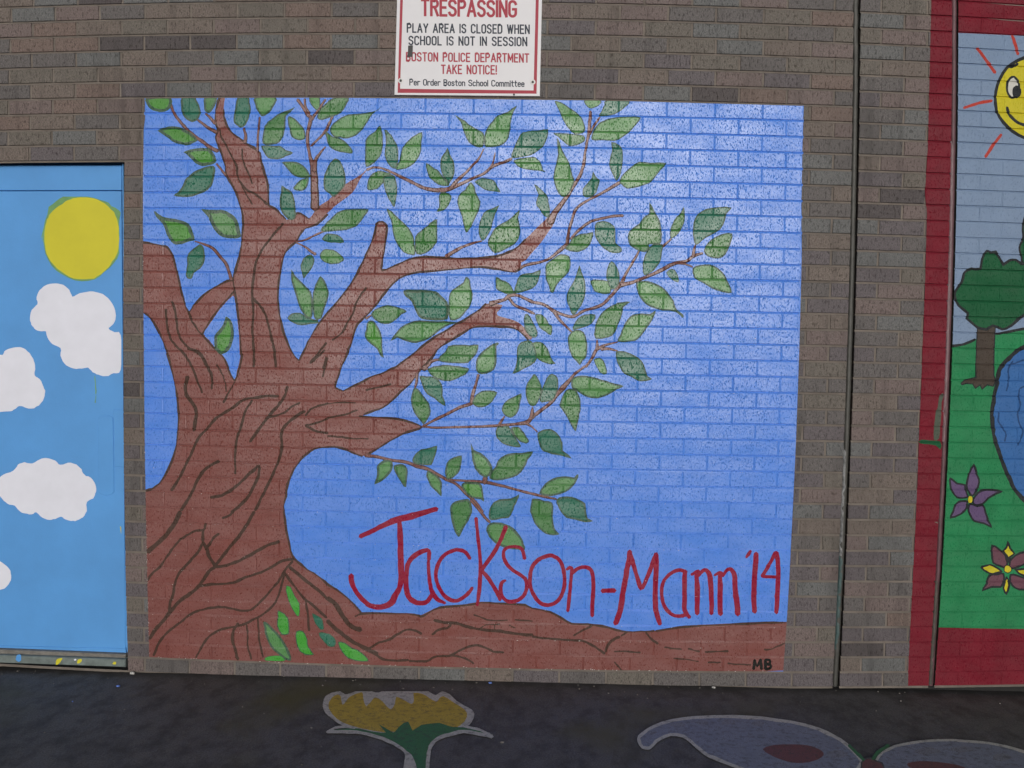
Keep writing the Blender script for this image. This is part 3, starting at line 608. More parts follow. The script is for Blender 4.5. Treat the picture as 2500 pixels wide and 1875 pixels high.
# leaves: (tile, outline, colour, rim width in tile units)
LV = '''A|240,150 245,230 280,275 340,300 400,305 450,290 487,250 485,150|b|36
A|600,150 588,240 600,320 640,380 700,405 750,390 785,340 790,290 775,240 740,175 735,150|t|24
A|825,150 820,240 835,300 870,312 900,290 930,240 955,150|m|26
A|1165,150 1140,240 1128,310 1122,390 1140,430 1180,460 1220,460 1260,410 1285,340 1298,280 1285,210 1275,150|t|22
A|1335,150 1338,230 1365,300 1400,345 1440,340 1500,290 1540,230 1550,150|l|22
A|355,490 420,460 500,450 570,455 620,478 680,510 735,560 755,595 700,625 640,642 580,628 520,615 460,570 400,530|b|32
A|618,712 680,685 760,672 840,668 890,685 930,740 948,800 920,830 860,850 800,855 740,825 690,780 650,735|b|36
A|515,1150 560,1110 600,1060 630,990 680,940 760,890 840,860 920,850 940,900 920,980 900,1050 860,1095 790,1130 700,1160 610,1168|t|26
A|318,1310 350,1325 400,1365 480,1380 560,1395 640,1420 690,1470 715,1540 727,1600 680,1612 600,1640 540,1645 490,1620 440,1540 410,1450 370,1400 335,1360|b|38
A|795,1290 860,1295 950,1295 1030,1300 1090,1330 1140,1370 1170,1430 1190,1520 1195,1570 1140,1585 1050,1580 980,1555 920,1490 880,1400 850,1350|l|42
A|1745,252 1680,285 1600,310 1530,355 1470,400 1435,450 1418,540 1415,620 1470,640 1560,625 1610,580 1640,500 1650,400 1655,345 1705,300|m|20
A|1680,345 1740,370 1800,430 1840,490 1850,560 1830,585 1770,590 1710,555 1685,480 1670,400|l|18
A|1400,650 1480,645 1560,645 1610,655 1650,690 1720,715 1700,740 1650,750 1600,780 1530,785 1470,770 1430,720|t|18
A|1610,815 1680,805 1760,810 1810,835 1860,880 1890,930 1895,965 1840,975 1770,965 1710,935 1660,870|m|20
A|1730,1090 1740,1050 1790,1000 1840,975 1880,970 1880,1030 1850,1090 1790,1105|l|18
A|1610,1050 1650,1075 1710,1110 1730,1160 1750,1260 1755,1330 1740,1385 1690,1400 1650,1370 1600,1300 1585,1200 1600,1110|t|22
O|1055,985 1075,1060 1110,1100 1140,1118 1165,1080 1165,985|l|14
O|1310,985 1235,1040 1180,1090 1145,1150 1140,1200 1190,1215 1270,1190 1350,1160 1410,1110 1440,1050 1460,985|m|18
O|1778,1083 1740,1120 1650,1140 1500,1155 1420,1170 1340,1215 1280,1280 1270,1330 1300,1380 1370,1400 1450,1405 1530,1370 1600,1310 1650,1230 1700,1155 1765,1108|l|18
O|1228,1330 1230,1400 1260,1480 1330,1530 1410,1545 1495,1555 1482,1500 1430,1440 1370,1400 1290,1380|m|16
B|75,775 125,800 160,870 182,960 182,1030 140,1100 60,1165 20,1130 -35,1090 -45,1000 -20,900 30,810|t|20
B|530,440 550,500 560,580 555,680 530,760 470,820 390,865 378,780 380,690 385,600 420,540 480,500|m|16
B|570,482 620,510 670,580 705,640 718,720 712,800 690,880 640,860 600,810 578,740 585,640 590,570|t|16
B|958,508 950,600 945,680 925,760 870,830 790,880 700,892 690,860 725,800 745,700 775,640 820,590 880,540|l|14
B|400,1085 405,1010 430,950 480,910 540,900 600,915 640,930 600,990 550,1040 500,1085 440,1095|m|16
B|560,960 640,935 680,960 700,1030 705,1110 690,1200 675,1272 640,1220 600,1150 575,1080 565,1010|t|16
B|998,822 1060,860 1110,890 1150,930 1180,980 1232,1040 1210,1055 1150,1050 1090,1020 1030,970 1008,900|m|16
B|1215,665 1240,740 1275,800 1285,880 1275,960 1240,1020 1225,1042 1180,970 1150,910 1140,820 1150,760 1190,710|t|18
B|1286,336 1350,370 1430,425 1500,470 1575,515 1590,580 1570,660 1500,655 1430,610 1390,540 1365,470 1345,400|m|16
B|1912,242 1885,300 1860,380 1850,470 1830,570 1780,630 1700,655 1600,660 1585,600 1590,520 1620,460 1670,390 1730,335 1820,305|l|16
C|158,478 150,560 110,650 50,700 -10,740 -90,760 -215,772 -195,680 -140,560 -100,510 0,490 80,490|t|14
C|-190,790 -120,775 0,760 50,780 90,830 105,890 132,912 60,900 -40,890 -130,870 -175,830|l|12
B|1130,1130 1190,1120 1250,1145 1245,1210 1210,1270 1170,1300 1102,1318 1125,1270 1130,1200|m|14
B|1450,1010 1490,1060 1500,1115 1535,1180 1545,1250 1510,1350 1470,1430 1440,1490 1400,1528 1375,1450 1360,1370 1330,1280 1315,1190 1340,1130 1390,1090 1420,1040|l|16
B|1490,1010 1560,970 1640,985 1690,1000 1720,1060 1753,1118 1680,1110 1600,1095 1530,1050|t|14
E|418,48 370,120 320,195 240,240 130,262 20,272 -75,262 -30,200 30,140 90,80 180,45 300,40|m|18
E|168,380 130,320 60,295 0,290 -30,310 -60,350 0,378 70,385|t|14
E|168,555 130,500 60,455 0,450 -50,460 -80,510 -60,560 0,595 80,600 140,580|l|14
D|1895,500 1935,530 1935,600 1900,660 1860,710 1830,748 1815,690 1800,610 1830,540|t|16
D|1708,655 1740,710 1800,770 1860,830 1900,880 1920,950 1925,1080 1915,1140 1860,1140 1800,1060 1760,960 1735,860 1705,760|l|22
D|2000,722 2045,770 2074,850 2085,920 2050,1030 2010,1150 1950,1160 1925,1080 1920,940 1935,850 1970,770|m|20
D|1665,1150 1710,1100 1790,1095 1850,1120 1900,1150 1970,1165 1978,1202 1900,1205 1810,1220 1730,1200|t|18
D|1040,1132 1080,1150 1110,1210 1125,1300 1110,1400 1075,1470 1000,1518 945,1480 925,1420 930,1330 970,1270 1020,1210|b|34
D|780,400 820,440 828,520 820,590 780,650 720,690 700,750 650,742 638,680 650,600 648,530 690,460 740,425|t|20
E|592,40 650,70 720,140 790,200 840,260 870,330 880,400 890,500 840,510 770,480 720,420 680,360 660,260 640,160|l|16
E|1107,146 1110,220 1110,300 1105,380 1060,440 990,495 900,500 880,400 890,320 940,260 1010,210 1060,165|m|16
E|1738,6 1700,90 1670,180 1650,260 1600,340 1560,362 1530,300 1530,220 1560,120 1600,60 1680,30|t|14
E|1948,55 1930,130 1945,200 1950,300 1900,390 1800,450 1700,492 1640,440 1620,380 1650,310 1700,230 1780,180 1850,140 1910,80|m|16
E|765,880 800,860 900,858 1000,862 1090,875 1150,920 1210,980 1225,1050 1215,1160 1100,1170 990,1165 920,1130 880,1050 850,980 790,930|t|32
E|1400,730 1440,760 1450,840 1470,900 1450,1010 1400,1080 1340,1150 1240,1170 1220,1080 1225,980 1240,890 1290,840 1370,790|l|18
E|438,1112 480,1060 560,1025 650,1020 720,1040 803,1076 750,1110 700,1160 620,1205 540,1200 480,1165|m|18
E|410,1180 460,1175 500,1220 540,1290 555,1370 555,1460 568,1545 535,1530 500,1460 430,1410 376,1340 390,1260|b|20
E|635,1380 680,1310 740,1240 820,1195 930,1170 1050,1175 1180,1180 1315,1190 1240,1215 1150,1260 1090,1310 1020,1360 940,1390 850,1398 760,1370 700,1345|l|22
E|1703,730 1760,760 1830,790 1880,860 1880,900 1820,905 1750,880 1705,840|m|16
E|1890,860 1910,790 1940,720 2000,695 2074,690 2155,655 2150,720 2120,800 2074,850 1980,880 1890,900|t|16
E|1528,1416 1510,1500 1480,1540 1420,1600 1330,1605 1200,1600 1120,1580 1140,1530 1190,1490 1220,1430 1330,1415 1440,1420|m|18
E|1738,1400 1712,1430 1710,1500 1712,1580 1700,1640 1660,1690 1560,1717 1505,1680 1500,1620 1510,1560 1560,1490 1640,1430 1700,1400|l|22
H|1012,210 1080,185 1170,170 1280,175 1370,190 1435,210 1390,270 1310,310 1230,335 1140,325 1070,290 1030,250|m|18
H|928,283 1000,285 1080,290 1135,330 1165,400 1165,480 1195,588 1130,550 1080,510 1010,470 970,410 945,340|t|20
H|880,400 930,430 980,500 1030,560 1045,640 1020,710 975,775 940,735 900,690 855,610 843,520 855,450|m|20
H|1475,520 1500,470 1560,435 1640,430 1718,443 1690,510 1640,570 1560,605 1490,585 1465,550|m|16
F|0,1395 80,1390 130,1420 170,1490 200,1570 235,1605 180,1615 100,1590 40,1550 -20,1480|m|14
E|1990,1380 2060,1375 2100,1450 2120,1560 2060,1630 1980,1660 1940,1690 1868,1712 1900,1650 1915,1560 1915,1470 1940,1410|t|16
H|1962,462 1950,540 1940,600 1910,670 1850,705 1800,690 1765,640 1770,580 1810,530 1880,495|m|16
H|1715,800 1760,795 1830,790 1870,840 1900,900 1940,960 1953,1002 1880,1000 1800,980 1740,940 1700,880|t|16
H|1860,800 1930,795 1970,830 2010,890 2040,940 2010,965 1950,950 1900,900 1870,850|l|18
H|1108,988 1100,1050 1080,1120 1050,1180 960,1185 870,1165 860,1120 890,1070 950,1025 1030,1010|t|18
H|500,1190 540,1150 600,1130 650,1150 660,1210 630,1270 580,1320 530,1355 472,1378 495,1310 500,1250|l|28
H|670,1190 740,1170 790,1195 808,1230 805,1300 793,1408 750,1370 710,1310 680,1250|m|22
H|1020,1235 1080,1270 1130,1310 1160,1370 1155,1430 1150,1500 1100,1455 1040,1390 1005,1320 1000,1270|l|22
H|1358,1085 1355,1160 1345,1220 1320,1270 1270,1310 1210,1330 1188,1270 1195,1200 1220,1140 1280,1105|m|20
H|1448,960 1480,1030 1550,1060 1610,1110 1660,1180 1665,1240 1640,1290 1590,1310 1540,1280 1490,1220 1465,1130 1455,1050|l|26
H|2080,1048 2030,1130 1990,1220 1920,1290 1830,1320 1720,1340 1640,1320 1650,1250 1700,1200 1720,1140 1780,1090 1860,1065 1960,1060|m|22
H|1353,1388 1400,1355 1470,1355 1540,1370 1570,1420 1575,1480 1583,1558 1550,1530 1460,1515 1400,1470|b|24
K|1240,170 1260,120 1320,90 1400,75 1440,90 1460,150 1460,210 1430,290 1380,360 1355,420 1325,462 1290,410 1265,340 1245,260|m|26
K|1937,30 1920,90 1895,150 1870,210 1835,265 1760,275 1650,290 1630,240 1640,170 1680,110 1740,80 1850,70|t|20
K|1640,320 1720,310 1800,330 1880,370 1950,450 1990,530 1993,592 1920,590 1820,575 1730,545 1660,490 1615,420 1605,370|l|28
L|0,70 60,75 130,95 190,105 210,150 205,250 215,330 240,400 275,434 210,445 130,425 70,380 20,320 0,260 -25,200 -10,110|m|22
L|243,80 310,50 400,55 480,85 535,120 545,190 560,270 612,300 530,310 430,285 340,265 290,210 255,150|t|24
I|70,1470 110,1390 170,1340 250,1305 340,1295 420,1305 450,1278 467,1288 450,1340 400,1410 330,1460 240,1490 150,1500|l|24
I|60,850 110,825 180,820 240,850 280,900 305,960 310,1040 360,1075 398,1118 330,1100 240,1080 150,1060 90,1030 65,960 50,890|t|20
I|388,370 400,310 450,285 540,280 640,300 740,330 840,360 923,385 850,420 780,465 700,500 620,508 540,490 470,450 410,420|l|22
I|340,425 400,410 450,440 480,500 490,590 480,670 460,750 440,845 400,790 350,700 300,620 272,575 300,490|m|18
I|20,262 60,310 90,380 95,440 70,520 30,580 -20,585 -60,520 -70,420 -50,350 -10,290|m|16
I|200,260 250,290 260,360 250,450 200,530 130,545 70,540 90,440 120,350 150,290|t|16
I|620,115 680,98 720,130 745,190 754,262 690,255 660,210|l|12
I|845,60 850,30 930,30 1010,60 1080,100 1130,170 1165,280 1210,310 1150,335 1070,330 1000,290 930,260 880,190 850,120|t|18
F|400,1280 460,1265 520,1290 550,1370 555,1450 545,1540 510,1580 480,1624 440,1580 400,1540 370,1460 355,1370 370,1320|l|18
F|640,1112 620,1180 570,1220 490,1250 408,1272 420,1210 460,1150 530,1110|t|14
F|990,983 920,1040 910,1110 870,1210 830,1300 770,1345 640,1355 630,1260 650,1180 690,1110 750,1050 830,1005 900,985|m|18
F|1248,1066 1230,1140 1180,1220 1130,1290 1070,1360 1000,1385 862,1388 890,1310 920,1230 960,1160 1020,1110 1110,1100 1190,1105|l|20
F|30,1108 90,1110 140,1150 170,1210 200,1230 190,1322 130,1290 70,1240 40,1180|m|14
E|2000,1108 2050,1130 2110,1240 2125,1330 2074,1345 2010,1290 1985,1210|t|14
F|1050,790 1130,770 1220,785 1310,830 1370,890 1430,970 1460,1060 1530,1110 1522,1148 1450,1085 1320,1070 1200,1040 1120,980 1070,900|l|20
F|1355,690 1400,650 1440,660 1475,720 1478,788 1400,750|t|10
F|1620,640 1700,610 1800,605 1880,640 1950,720 1990,800 2018,893 1930,885 1820,850 1720,790 1640,740|l|20
F|2022,292 2015,370 1980,460 1920,535 1840,545 1770,520 1735,470 1750,420 1800,360 1880,310 1950,290|m|18
F|2018,28 1965,90 1950,160 1900,250 1800,310 1720,360 1650,412 1630,340 1625,250 1640,150 1680,90 1760,40 1880,25|t|18
F|1532,16 1545,100 1535,180 1500,260 1450,320 1400,345 1395,270 1410,200 1460,120 1500,80|m|14
F|1185,-25 1215,20 1250,90 1290,160 1310,260 1310,340 1290,400 1180,400 1190,430 1150,480 1080,470 1010,430 970,380 970,290 1010,240 1080,190 1130,120 1180,90 1185,30|m|20
F|1320,400 1310,480 1300,560 1260,630 1200,690 1130,712 1115,630 1130,540 1160,470 1220,400|t|16
F|640,190 690,165 760,170 810,200 840,250 840,380 890,420 907,472 850,490 780,480 720,440 680,400 640,330 630,250|t|16
F|618,276 600,360 560,430 500,470 420,480 350,460 330,440 370,390 400,340 470,300 550,290|m|16
F|215,540 280,500 370,520 390,600 370,680 300,750 240,820 215,888 180,883 165,820 135,750 130,660 140,600|l|16
F|475,610 495,680 530,770 540,880 520,970 470,1060 410,1122 370,1040 345,950 360,880 400,800 440,720|t|16
F|582,768 650,755 740,765 800,790 800,860 780,900 700,900 630,880 605,830|l|14
F|800,567 850,620 880,700 880,780 850,840 800,860 760,780 745,700 760,630|t|14
C|222,192 300,210 390,270 470,330 510,390 535,470 510,520 430,530 370,480 320,410 285,330 250,250|l|14
C|212,518 330,520 430,530 520,540 530,600 450,640 370,650 310,600 260,560|m|14
C|530,180 680,180 690,225 620,265 570,265 535,230|l|12
C|750,180 985,185 930,260 870,310 780,340 672,347 700,290 730,230|t|14
C|1098,358 1050,430 980,510 900,570 850,590 800,600 700,590 600,590 600,530 650,440 720,390 820,360 960,350|l|16
C|248,565 280,620 310,700 350,780 385,860 410,950 425,1010 390,1100 340,1160 290,1160 240,1080 210,970 225,880 250,780 255,680|l|16
C|800,610 870,630 910,690 915,790 905,880 880,960 850,1003 810,930 775,840 790,750 805,680|t|14
C|1355,822 1290,900 1230,980 1180,1030 1090,1060 960,1080 900,1040 880,1000 930,920 1000,860 1080,810 1200,820|l|16
C|610,900 640,960 682,995 665,1070 620,1150 560,1170 510,1150 510,1080 560,1020 600,970|t|14
C|15,1036 90,1090 150,1150 160,1220 180,1290 165,1372 120,1360 70,1290 30,1220 60,1140|t|14
J|1650,745 1700,760 1740,850 1790,930 1782,1055 1740,1030 1700,950 1665,860|n|8
J|1570,995 1640,1030 1675,1080 1685,1170 1680,1240 1600,1240 1560,1150 1565,1060|n|12
J|1422,1105 1480,1140 1560,1220 1620,1290 1690,1420 1703,1505 1640,1490 1560,1430 1500,1370 1450,1260 1430,1180|l|26
J|1440,1475 1500,1455 1600,1455 1640,1490 1620,1515 1450,1505|n|6
J|1750,1208 1830,1205 1870,1290 1880,1370 1938,1442 1850,1450 1790,1410 1755,1320|n|12
J|1912,1025 1990,1060 2025,1100 2035,1185 2000,1188 1950,1130|t|10
N|1152,292 1230,290 1290,320 1327,370 1315,428 1250,425 1190,360|t|10
N|1353,378 1420,390 1490,440 1590,490 1655,560 1640,582 1530,572 1450,550 1390,490 1360,430|n|12'''.split('\n')
tiles = {'A': A_, 'B': B_, 'C': C_, 'D': D_, 'E': E_, 'F': F_, 'G': G_, 'H': H_, 'I': I_, 'J': J_, 'K': K_, 'L': L_, 'M': M_, 'N': N_, 'O': O_}
LM = {'b': P_bri, 'm': P_mid, 'l': P_lig, 't': P_teal, 'n': P_neon}
LL = {'b': 'bright green painted leaf with wide dark edge', 'm': 'mid green painted leaf', 'l': 'pale green painted leaf', 't': 'blue green painted leaf', 'n': 'fresh grass green painted leaf on the roots'}
for i, ln in enumerate(LV):
    t, s, c, rw = ln.split('|'); k = 'leaf%d' % i
    cv.poly(k, LM[c], T(*tiles[t], s), sm=2, rim=float(rw) / K * .85, rimmat=P_rim, jit_=.4)
    names[k] = ('leaf', 'tree', LL[c])
# lettering
LET = [('J', [(K_, '330,455 450,400 560,345 700,285 850,250 1000,205 1105,175', [44, 44, 50, 62, 64, 52, 44]), (K_, '725,300 735,450 738,600 742,750 745,880 725,980 680,1060 640,1130 540,1170 430,1155 350,1090 280,1000 245,920 237,850', [44, 54, 58, 60, 58, 50, 60, 62, 50, 48, 46, 44, 50, 54])]),
 ('a', [(K_, '1030,690 1025,600 960,605 880,650 820,720 800,800 795,900 800,1000 830,1080 900,1125 990,1125 1040,1070 1060,1020', [30, 36, 44, 52, 44, 44, 46, 50, 50, 48, 46, 40, 40]), (K_, '1025,600 1020,700 1025,820 1035,920 1055,1010 1110,1090 1190,1130', [30, 28, 34, 38, 44, 44, 26])]),
 ('c', [(K_, '1440,680 1400,620 1330,590 1250,605 1170,655 1115,740 1095,840 1110,930 1160,1030 1230,1090 1310,1105 1390,1060 1440,1010 1465,975', [34, 38, 36, 38, 36, 38, 36, 34, 38, 40, 36, 36, 34, 32])]),
 ('k', [(K_, '1503,270 1515,400 1530,540 1545,700 1545,850 1535,1000 1515,1150', [36, 30, 34, 34, 36, 40, 30]), (K_, '1805,355 1760,470 1700,590 1640,680 1575,770 1560,800', [40, 38, 40, 40, 36, 26]), (K_, '1560,800 1620,870 1680,960 1730,1050 1745,1100', [36, 40, 38, 40, 30])]),
 ('s', [(K_, '1995,680 1970,590 1920,560 1850,560 1790,590 1780,650 1810,730 1880,800 1960,850 2010,900 2015,980 1980,1060 1900,1110 1820,1110 1765,1060 1750,980 1765,920 1800,900', [34, 34, 32, 30, 32, 34, 36, 34, 34, 38, 38, 38, 38, 36, 36, 38, 36, 26])]),
 ('o', [(L_, '150,650 60,690 -5,770 -25,870 -20,970 20,1060 80,1130 160,1150 240,1120 290,1060 320,970 325,880 310,780 270,690 200,650 150,650', [38] * 16)]),
 ('n', [(L_, '345,790 380,770 400,780', [26, 34, 30]), (L_, '400,780 390,880 380,1000 370,1100 358,1210', [34, 32, 34, 36, 32]), (L_, '400,830 460,780 530,765 590,790 612,860 615,960 612,1060 605,1160 605,1260', [30, 32, 38, 38, 38, 40, 40, 40, 36])]),
 ('hyphen', [(L_, '705,1005 770,1003 832,1002', [42, 44, 46])]),
 ('M', [(L_, '985,605 975,700 955,800 940,900 920,1000 905,1100 890,1200 860,1290 840,1340', [44, 50, 52, 54, 50, 56, 54, 52, 48]), (L_, '985,620 1010,700 1040,800 1070,900 1100,980 1140,920 1190,800 1225,700 1255,630', [40, 44, 38, 42, 46, 36, 42, 44, 40]), (L_, '1255,640 1255,750 1248,880 1243,1000 1243,1100 1250,1200 1275,1290 1290,1345', [40, 50, 50, 50, 50, 50, 50, 36])]),
 ('a', [(L_, '1545,810 1480,795 1400,830 1340,890 1310,970 1310,1060 1330,1150 1380,1220 1440,1255 1500,1260 1560,1245', [34, 36, 34, 34, 34, 32, 36, 36, 32, 34, 40]), (L_, '1545,805 1540,900 1540,1000 1540,1100 1540,1200 1590,1275', [44, 46, 46, 46, 44, 36])]),
 ('n', [(M_, '780,635 850,600 858,640', [26, 36, 40]), (M_, '830,640 838,740 840,850 838,950 838,1030', [40, 50, 50, 48, 44]), (M_, '850,650 890,600 930,590 965,640 975,740 980,850 985,950 980,1030', [26, 34, 40, 50, 48, 48, 46, 40])]),
 ('n', [(M_, '1015,640 1070,615 1090,630', [26, 34, 40]), (M_, '1070,640 1072,740 1070,850 1070,950 1075,1035', [40, 52, 52, 50, 48]), (M_, '1095,650 1140,590 1180,580 1215,640 1220,740 1230,850 1245,950 1248,1035', [26, 34, 40, 48, 48, 56, 54, 52])]),
 ('apostrophe', [(M_, '1380,395 1360,425 1335,460', [26, 36, 24])]),
 ('1', [(M_, '1435,420 1430,520 1420,630 1415,740 1412,850 1415,950 1422,1010', [48, 52, 50, 50, 50, 50, 48])]),
 ('4', [(M_, '1630,410 1590,490 1540,580 1495,650', [40, 34, 36, 34]), (M_, '1495,650 1560,655 1660,660', [30, 32, 30]), (M_, '1640,410 1655,500 1658,620 1655,740 1648,850 1640,1020', [44, 44, 44, 46, 48, 40])])]
for i, (ch, st) in enumerate(LET):
    k = 'letter%d' % i; names[k] = ('lettering', mural, 'hand painted red %s' % (ch if len(ch) > 1 else 'character ' + ch))
    for o, s, w in st:
        p = T(*o, s); w = np.interp(np.linspace(0, 1, len(p)), np.linspace(0, 1, len(w)), w) / K
        cv.stroke(k, P_red, p, w * 1.06, jitter=.3, n=3)
names['initials'] = ('initials', mural, 'small black painted initials MB')
for s, w in (('1410,1590 1420,1500', 20), ('1420,1500 1445,1560 1480,1495', 18), ('1480,1495 1490,1590', 20), ('1530,1500 1530,1590', 22), ('1530,1495 1570,1500 1575,1530 1535,1540', 18), ('1535,1540 1580,1550 1580,1580 1535,1592', 18)):
    cv.stroke('initials', P_black, T(*M_, s), w / K * 1.5, jitter=.2, n=2)
cv.build(grid_lines(MUR[0], MUR[1], 0, 35), [region], on_wall, names)
M_fleck = plain('bare_pale_fleck', (.62, .60, .58, 1), .7)
mb = MB()
for i in range(520):
    if i < 300: r_ = int(max(0, min(35, 35 - abs(random.gauss(0, 9))))); x = random.uniform(9.3, 50.0); z = -r_ - random.uniform(.10, .16)
    elif i < 380: x = float(np.interp(random.random(), [0, 1], [9.17, 9.22])); z = -random.uniform(0, 35.8); x = float(np.interp(-z, -gl[:, 1], gl[:, 0])) + random.uniform(-.02, .05)
    elif i < 440: x = random.uniform(9.5, 50); z = -36.0 + random.uniform(-.02, .05)
    else: x = random.uniform(9.3, 50.2); z = -random.uniform(.5, 35.8)
    w_ = random.uniform(.010, .030) * (2.2 if 380 <= i < 440 or random.random() < .12 else 1); h_ = random.uniform(.010, .024)
    d_ = -.0016
    mb.add([W3(x - w_, z, d_), W3(x, z - h_, d_), W3(x + w_, z - h_ * .2, d_), W3(x + w_ * .3, z + h_, d_)], [(0, 1, 2, 3)])
tag(mb.build('pale_flecks', [M_fleck], mural), kind='stuff')

#@@MURAL2
# ------------------------------------------------------------------ framed playground mural on the right
S0 = (2000, 0); S4 = (2000, 400); S8 = (2000, 800); S12 = (2000, 1200)
P2_red = paint('red_border_paint', (.175, .013, .026, 1), .62, .35, .2, .25, gl=.35)
P2_sky = paint('pale_blue_paint', (.215, .300, .445, 1), .6, .5, .1, .06, gl=.35)
P2_grass = paint('grass_green_paint', (.024, .225, .088, 1), .6, .6, .2, .22, gl=.35)
P2_tree = paint('dark_tree_paint', (.013, .105, .043, 1), .6, .5, .1, .15, gl=.35)
P2_wood = paint('grey_brown_paint', (.070, .055, .045, 1), .6, .5, .1, .15, gl=.35)
P2_pond = paint('pond_blue_paint', (.045, .150, .400, 1), .6, .5, .1, .12, gl=.35)
P2_yel = paint('yellow_paint', (.600, .530, .030, 1), .6, .4, .0, .08, gl=.35)
P2_line = paint('near_black_outline_paint', (.022, .026, .030, 1), .6, .3, .3, .2, gl=.35)
P2_wave = paint('dark_blue_line_paint', (.018, .065, .190, 1), .6, .3, .0, .1, gl=.35)
P2_ray = paint('orange_red_paint', (.470, .055, .040, 1), .6, .4, .0, .1, gl=.35)
P2_wht = paint('white_eye_paint', (.62, .62, .58, 1), .6, .3, .0, .05, gl=.35)
P2_vio = paint('violet_petal_paint', (.130, .085, .185, 1), .6, .4, .0, .1, gl=.35)
P2_mar = paint('mauve_petal_paint', (.150, .065, .090, 1), .6, .4, .0, .1, gl=.35)
P2_gap = paint('worn_green_grey_paint', (.085, .105, .080, 1), .6, .8, .3, .2, gl=.35)
m2 = tag(empty('garden_mural'), 'red framed mural of a smiling sun, trees, pond and flowers at the right edge', 'mural')
c2 = Canvas(gridA); n2 = {}
edge = [(2277, -110), (2275, -40), (2273.6, 5), (2269, 200), (2265, 362), (2258, 470), (2263, 520), (2261, 600), (2256, 760), (2252, 850), (2249, 940), (2243, 1080), (2239, 1198), (2232, 1340), (2224, 1500), (2218, 1620), (2216, 1690)]
g2l = np.stack(gridA(*np.array(edge, float).T), -1); g2l = g2l[::-1]
RX = 74.0; RT2 = 8.98
reg2 = [ccw(np.array([[60.0, RT2], [g2l[-1, 0], RT2]] + [list(q) for q in g2l[::-1][:-1]] + [[g2l[0, 0], -36.98], [60.0, -36.98]])),
        ccw(np.array([[60.42, -36.98], [RX, -36.98], [RX, RT2], [60.42, RT2]]))]
n2['border'] = ('border', m2, 'wide dull red painted border')
c2.sh.append((np.array([[57, -38], [75, -38], [75, 10], [57, 10]], float), False)); c2.info.append(('border', P2_red))
def P2(k, nm, mt, o, s, par=None, lab=None, rim=None, sm=3, rm=None):
    n2[k] = (nm, par or m2, lab); c2.poly(k, mt, T(*o, s), sm=sm, rim=(rim / K if rim else None), rimmat=rm or P2_line)
P2('sky', 'painted_sky', P2_sky, S0, '1405,332 2074,362 3000,395 3000,6300 1100,6300 1320,3000', sm=1)
P2('grass', 'painted_grass', P2_grass, S8, '1200,205 1320,190 1450,170 1580,120 1790,70 1900,45 2074,15 2500,-60 3000,-80 3000,3080 2074,3048 1185,3034 1000,3030', sm=1)
c2.stroke('grass', P2_line, T(*S8, '1300,192 1450,170 1580,120'), 6, n=3); c2.stroke('grass', P2_line, T(*S8, '1790,65 1900,45 2074,12 2500,-60'), 6, n=3)
P2('pond', 'pond', P2_pond, S8, '2500,40 2250,90 2074,170 1980,230 1870,330 1800,430 1780,560 1750,700 1730,850 1730,950 1750,1080 1770,1180 1810,1290 1850,1400 1900,1520 1960,1640 2080,1780 2300,1900 2700,1950 3000,1500 3000,200', rim=42)
for s in ('1960,340 1915,420 1918,530 1895,640', '2200,300 2060,330 1960,370', '2090,590 2030,620 2020,700 2035,780 2010,880 2030,980 2060,1040 2040,1130 2010,1190', '1820,860 1815,950 1860,1020 1890,1080 1880,1150', '2250,700 2200,800 2230,900 2190,1050'):
    c2.stroke('pond', P2_wave, T(*S8, s), 4.2, n=4)
P2('trunk', 'tree_trunk', P2_wood, S8, '1600,-60 1790,-60 1783,100 1773,300 1775,480 1790,540 1765,600 1700,585 1650,630 1625,590 1580,620 1550,575 1490,570 1440,582 1430,560 1480,520 1580,500 1580,380 1590,150', rim=12, sm=1)
P2('crown_far', 'tree_crown', P2_tree, S4, '2074,540 2050,640 2055,740 2015,850 2035,930 2060,1010 2250,1060 2500,900 2500,500 2300,420 2150,470', rim=22)
P2('crown', 'tree_crown', P2_tree, S4, '1355,1330 1390,1250 1430,1190 1450,1110 1490,1070 1540,1048 1620,1050 1635,960 1690,870 1740,885 1790,875 1830,940 1870,1000 1920,965 1990,960 2050,1000 2120,1010 2200,1100 2250,1250 2220,1420 2074,1545 1990,1620 1930,1660 1850,1690 1760,1650 1700,1690 1600,1670 1540,1620 1480,1570 1490,1520 1400,1440', rim=26, sm=2)
sunp = np.array([[2205 + 440 * math.cos(a) * (1 + .012 * math.sin(5 * a)), 990 + 440 * math.sin(a)] for a in np.linspace(0, 2 * math.pi, 40, endpoint=False)]) / K + [2000, 0]
n2['sun'] = ('sun_face', m2, 'round yellow smiling sun with black outline')
c2.poly('sun', P2_yel, sunp, sm=1, rim=32 / K, rimmat=P2_line)
for side in (0, 1):
    k = 'eye%d' % side; n2[k] = ('eye', 'sun', None)
    el = lambda cx, cy, rx, ry: np.array([[(cx if not side else 4410 - cx) + rx * math.cos(a), cy + ry * math.sin(a)] for a in np.linspace(0, 2 * math.pi, 18, endpoint=False)]) / K + [2000, 0]
    c2.poly(k, P2_wht, el(1962, 885, 74, 118), sm=1, rim=22 / K, rimmat=P2_line); c2.poly(k, P2_line, el(2000, 930, 46, 64), sm=1)
n2['mouth'] = ('mouth', 'sun', None); c2.stroke('mouth', P2_line, T(*S0, '1900,1088 1925,1160 1980,1220 2060,1262 2205,1290 2350,1262 2430,1220 2485,1160 2510,1088'), 7.5, n=3)
n2['brow'] = ('eyebrow', 'sun', None); c2.stroke('brow', P2_line, T(*S0, '1935,683 1975,665 2010,648'), 6.5); c2.stroke('brow', P2_line, T(*S0, '2475,683 2435,665 2400,648'), 6.5)
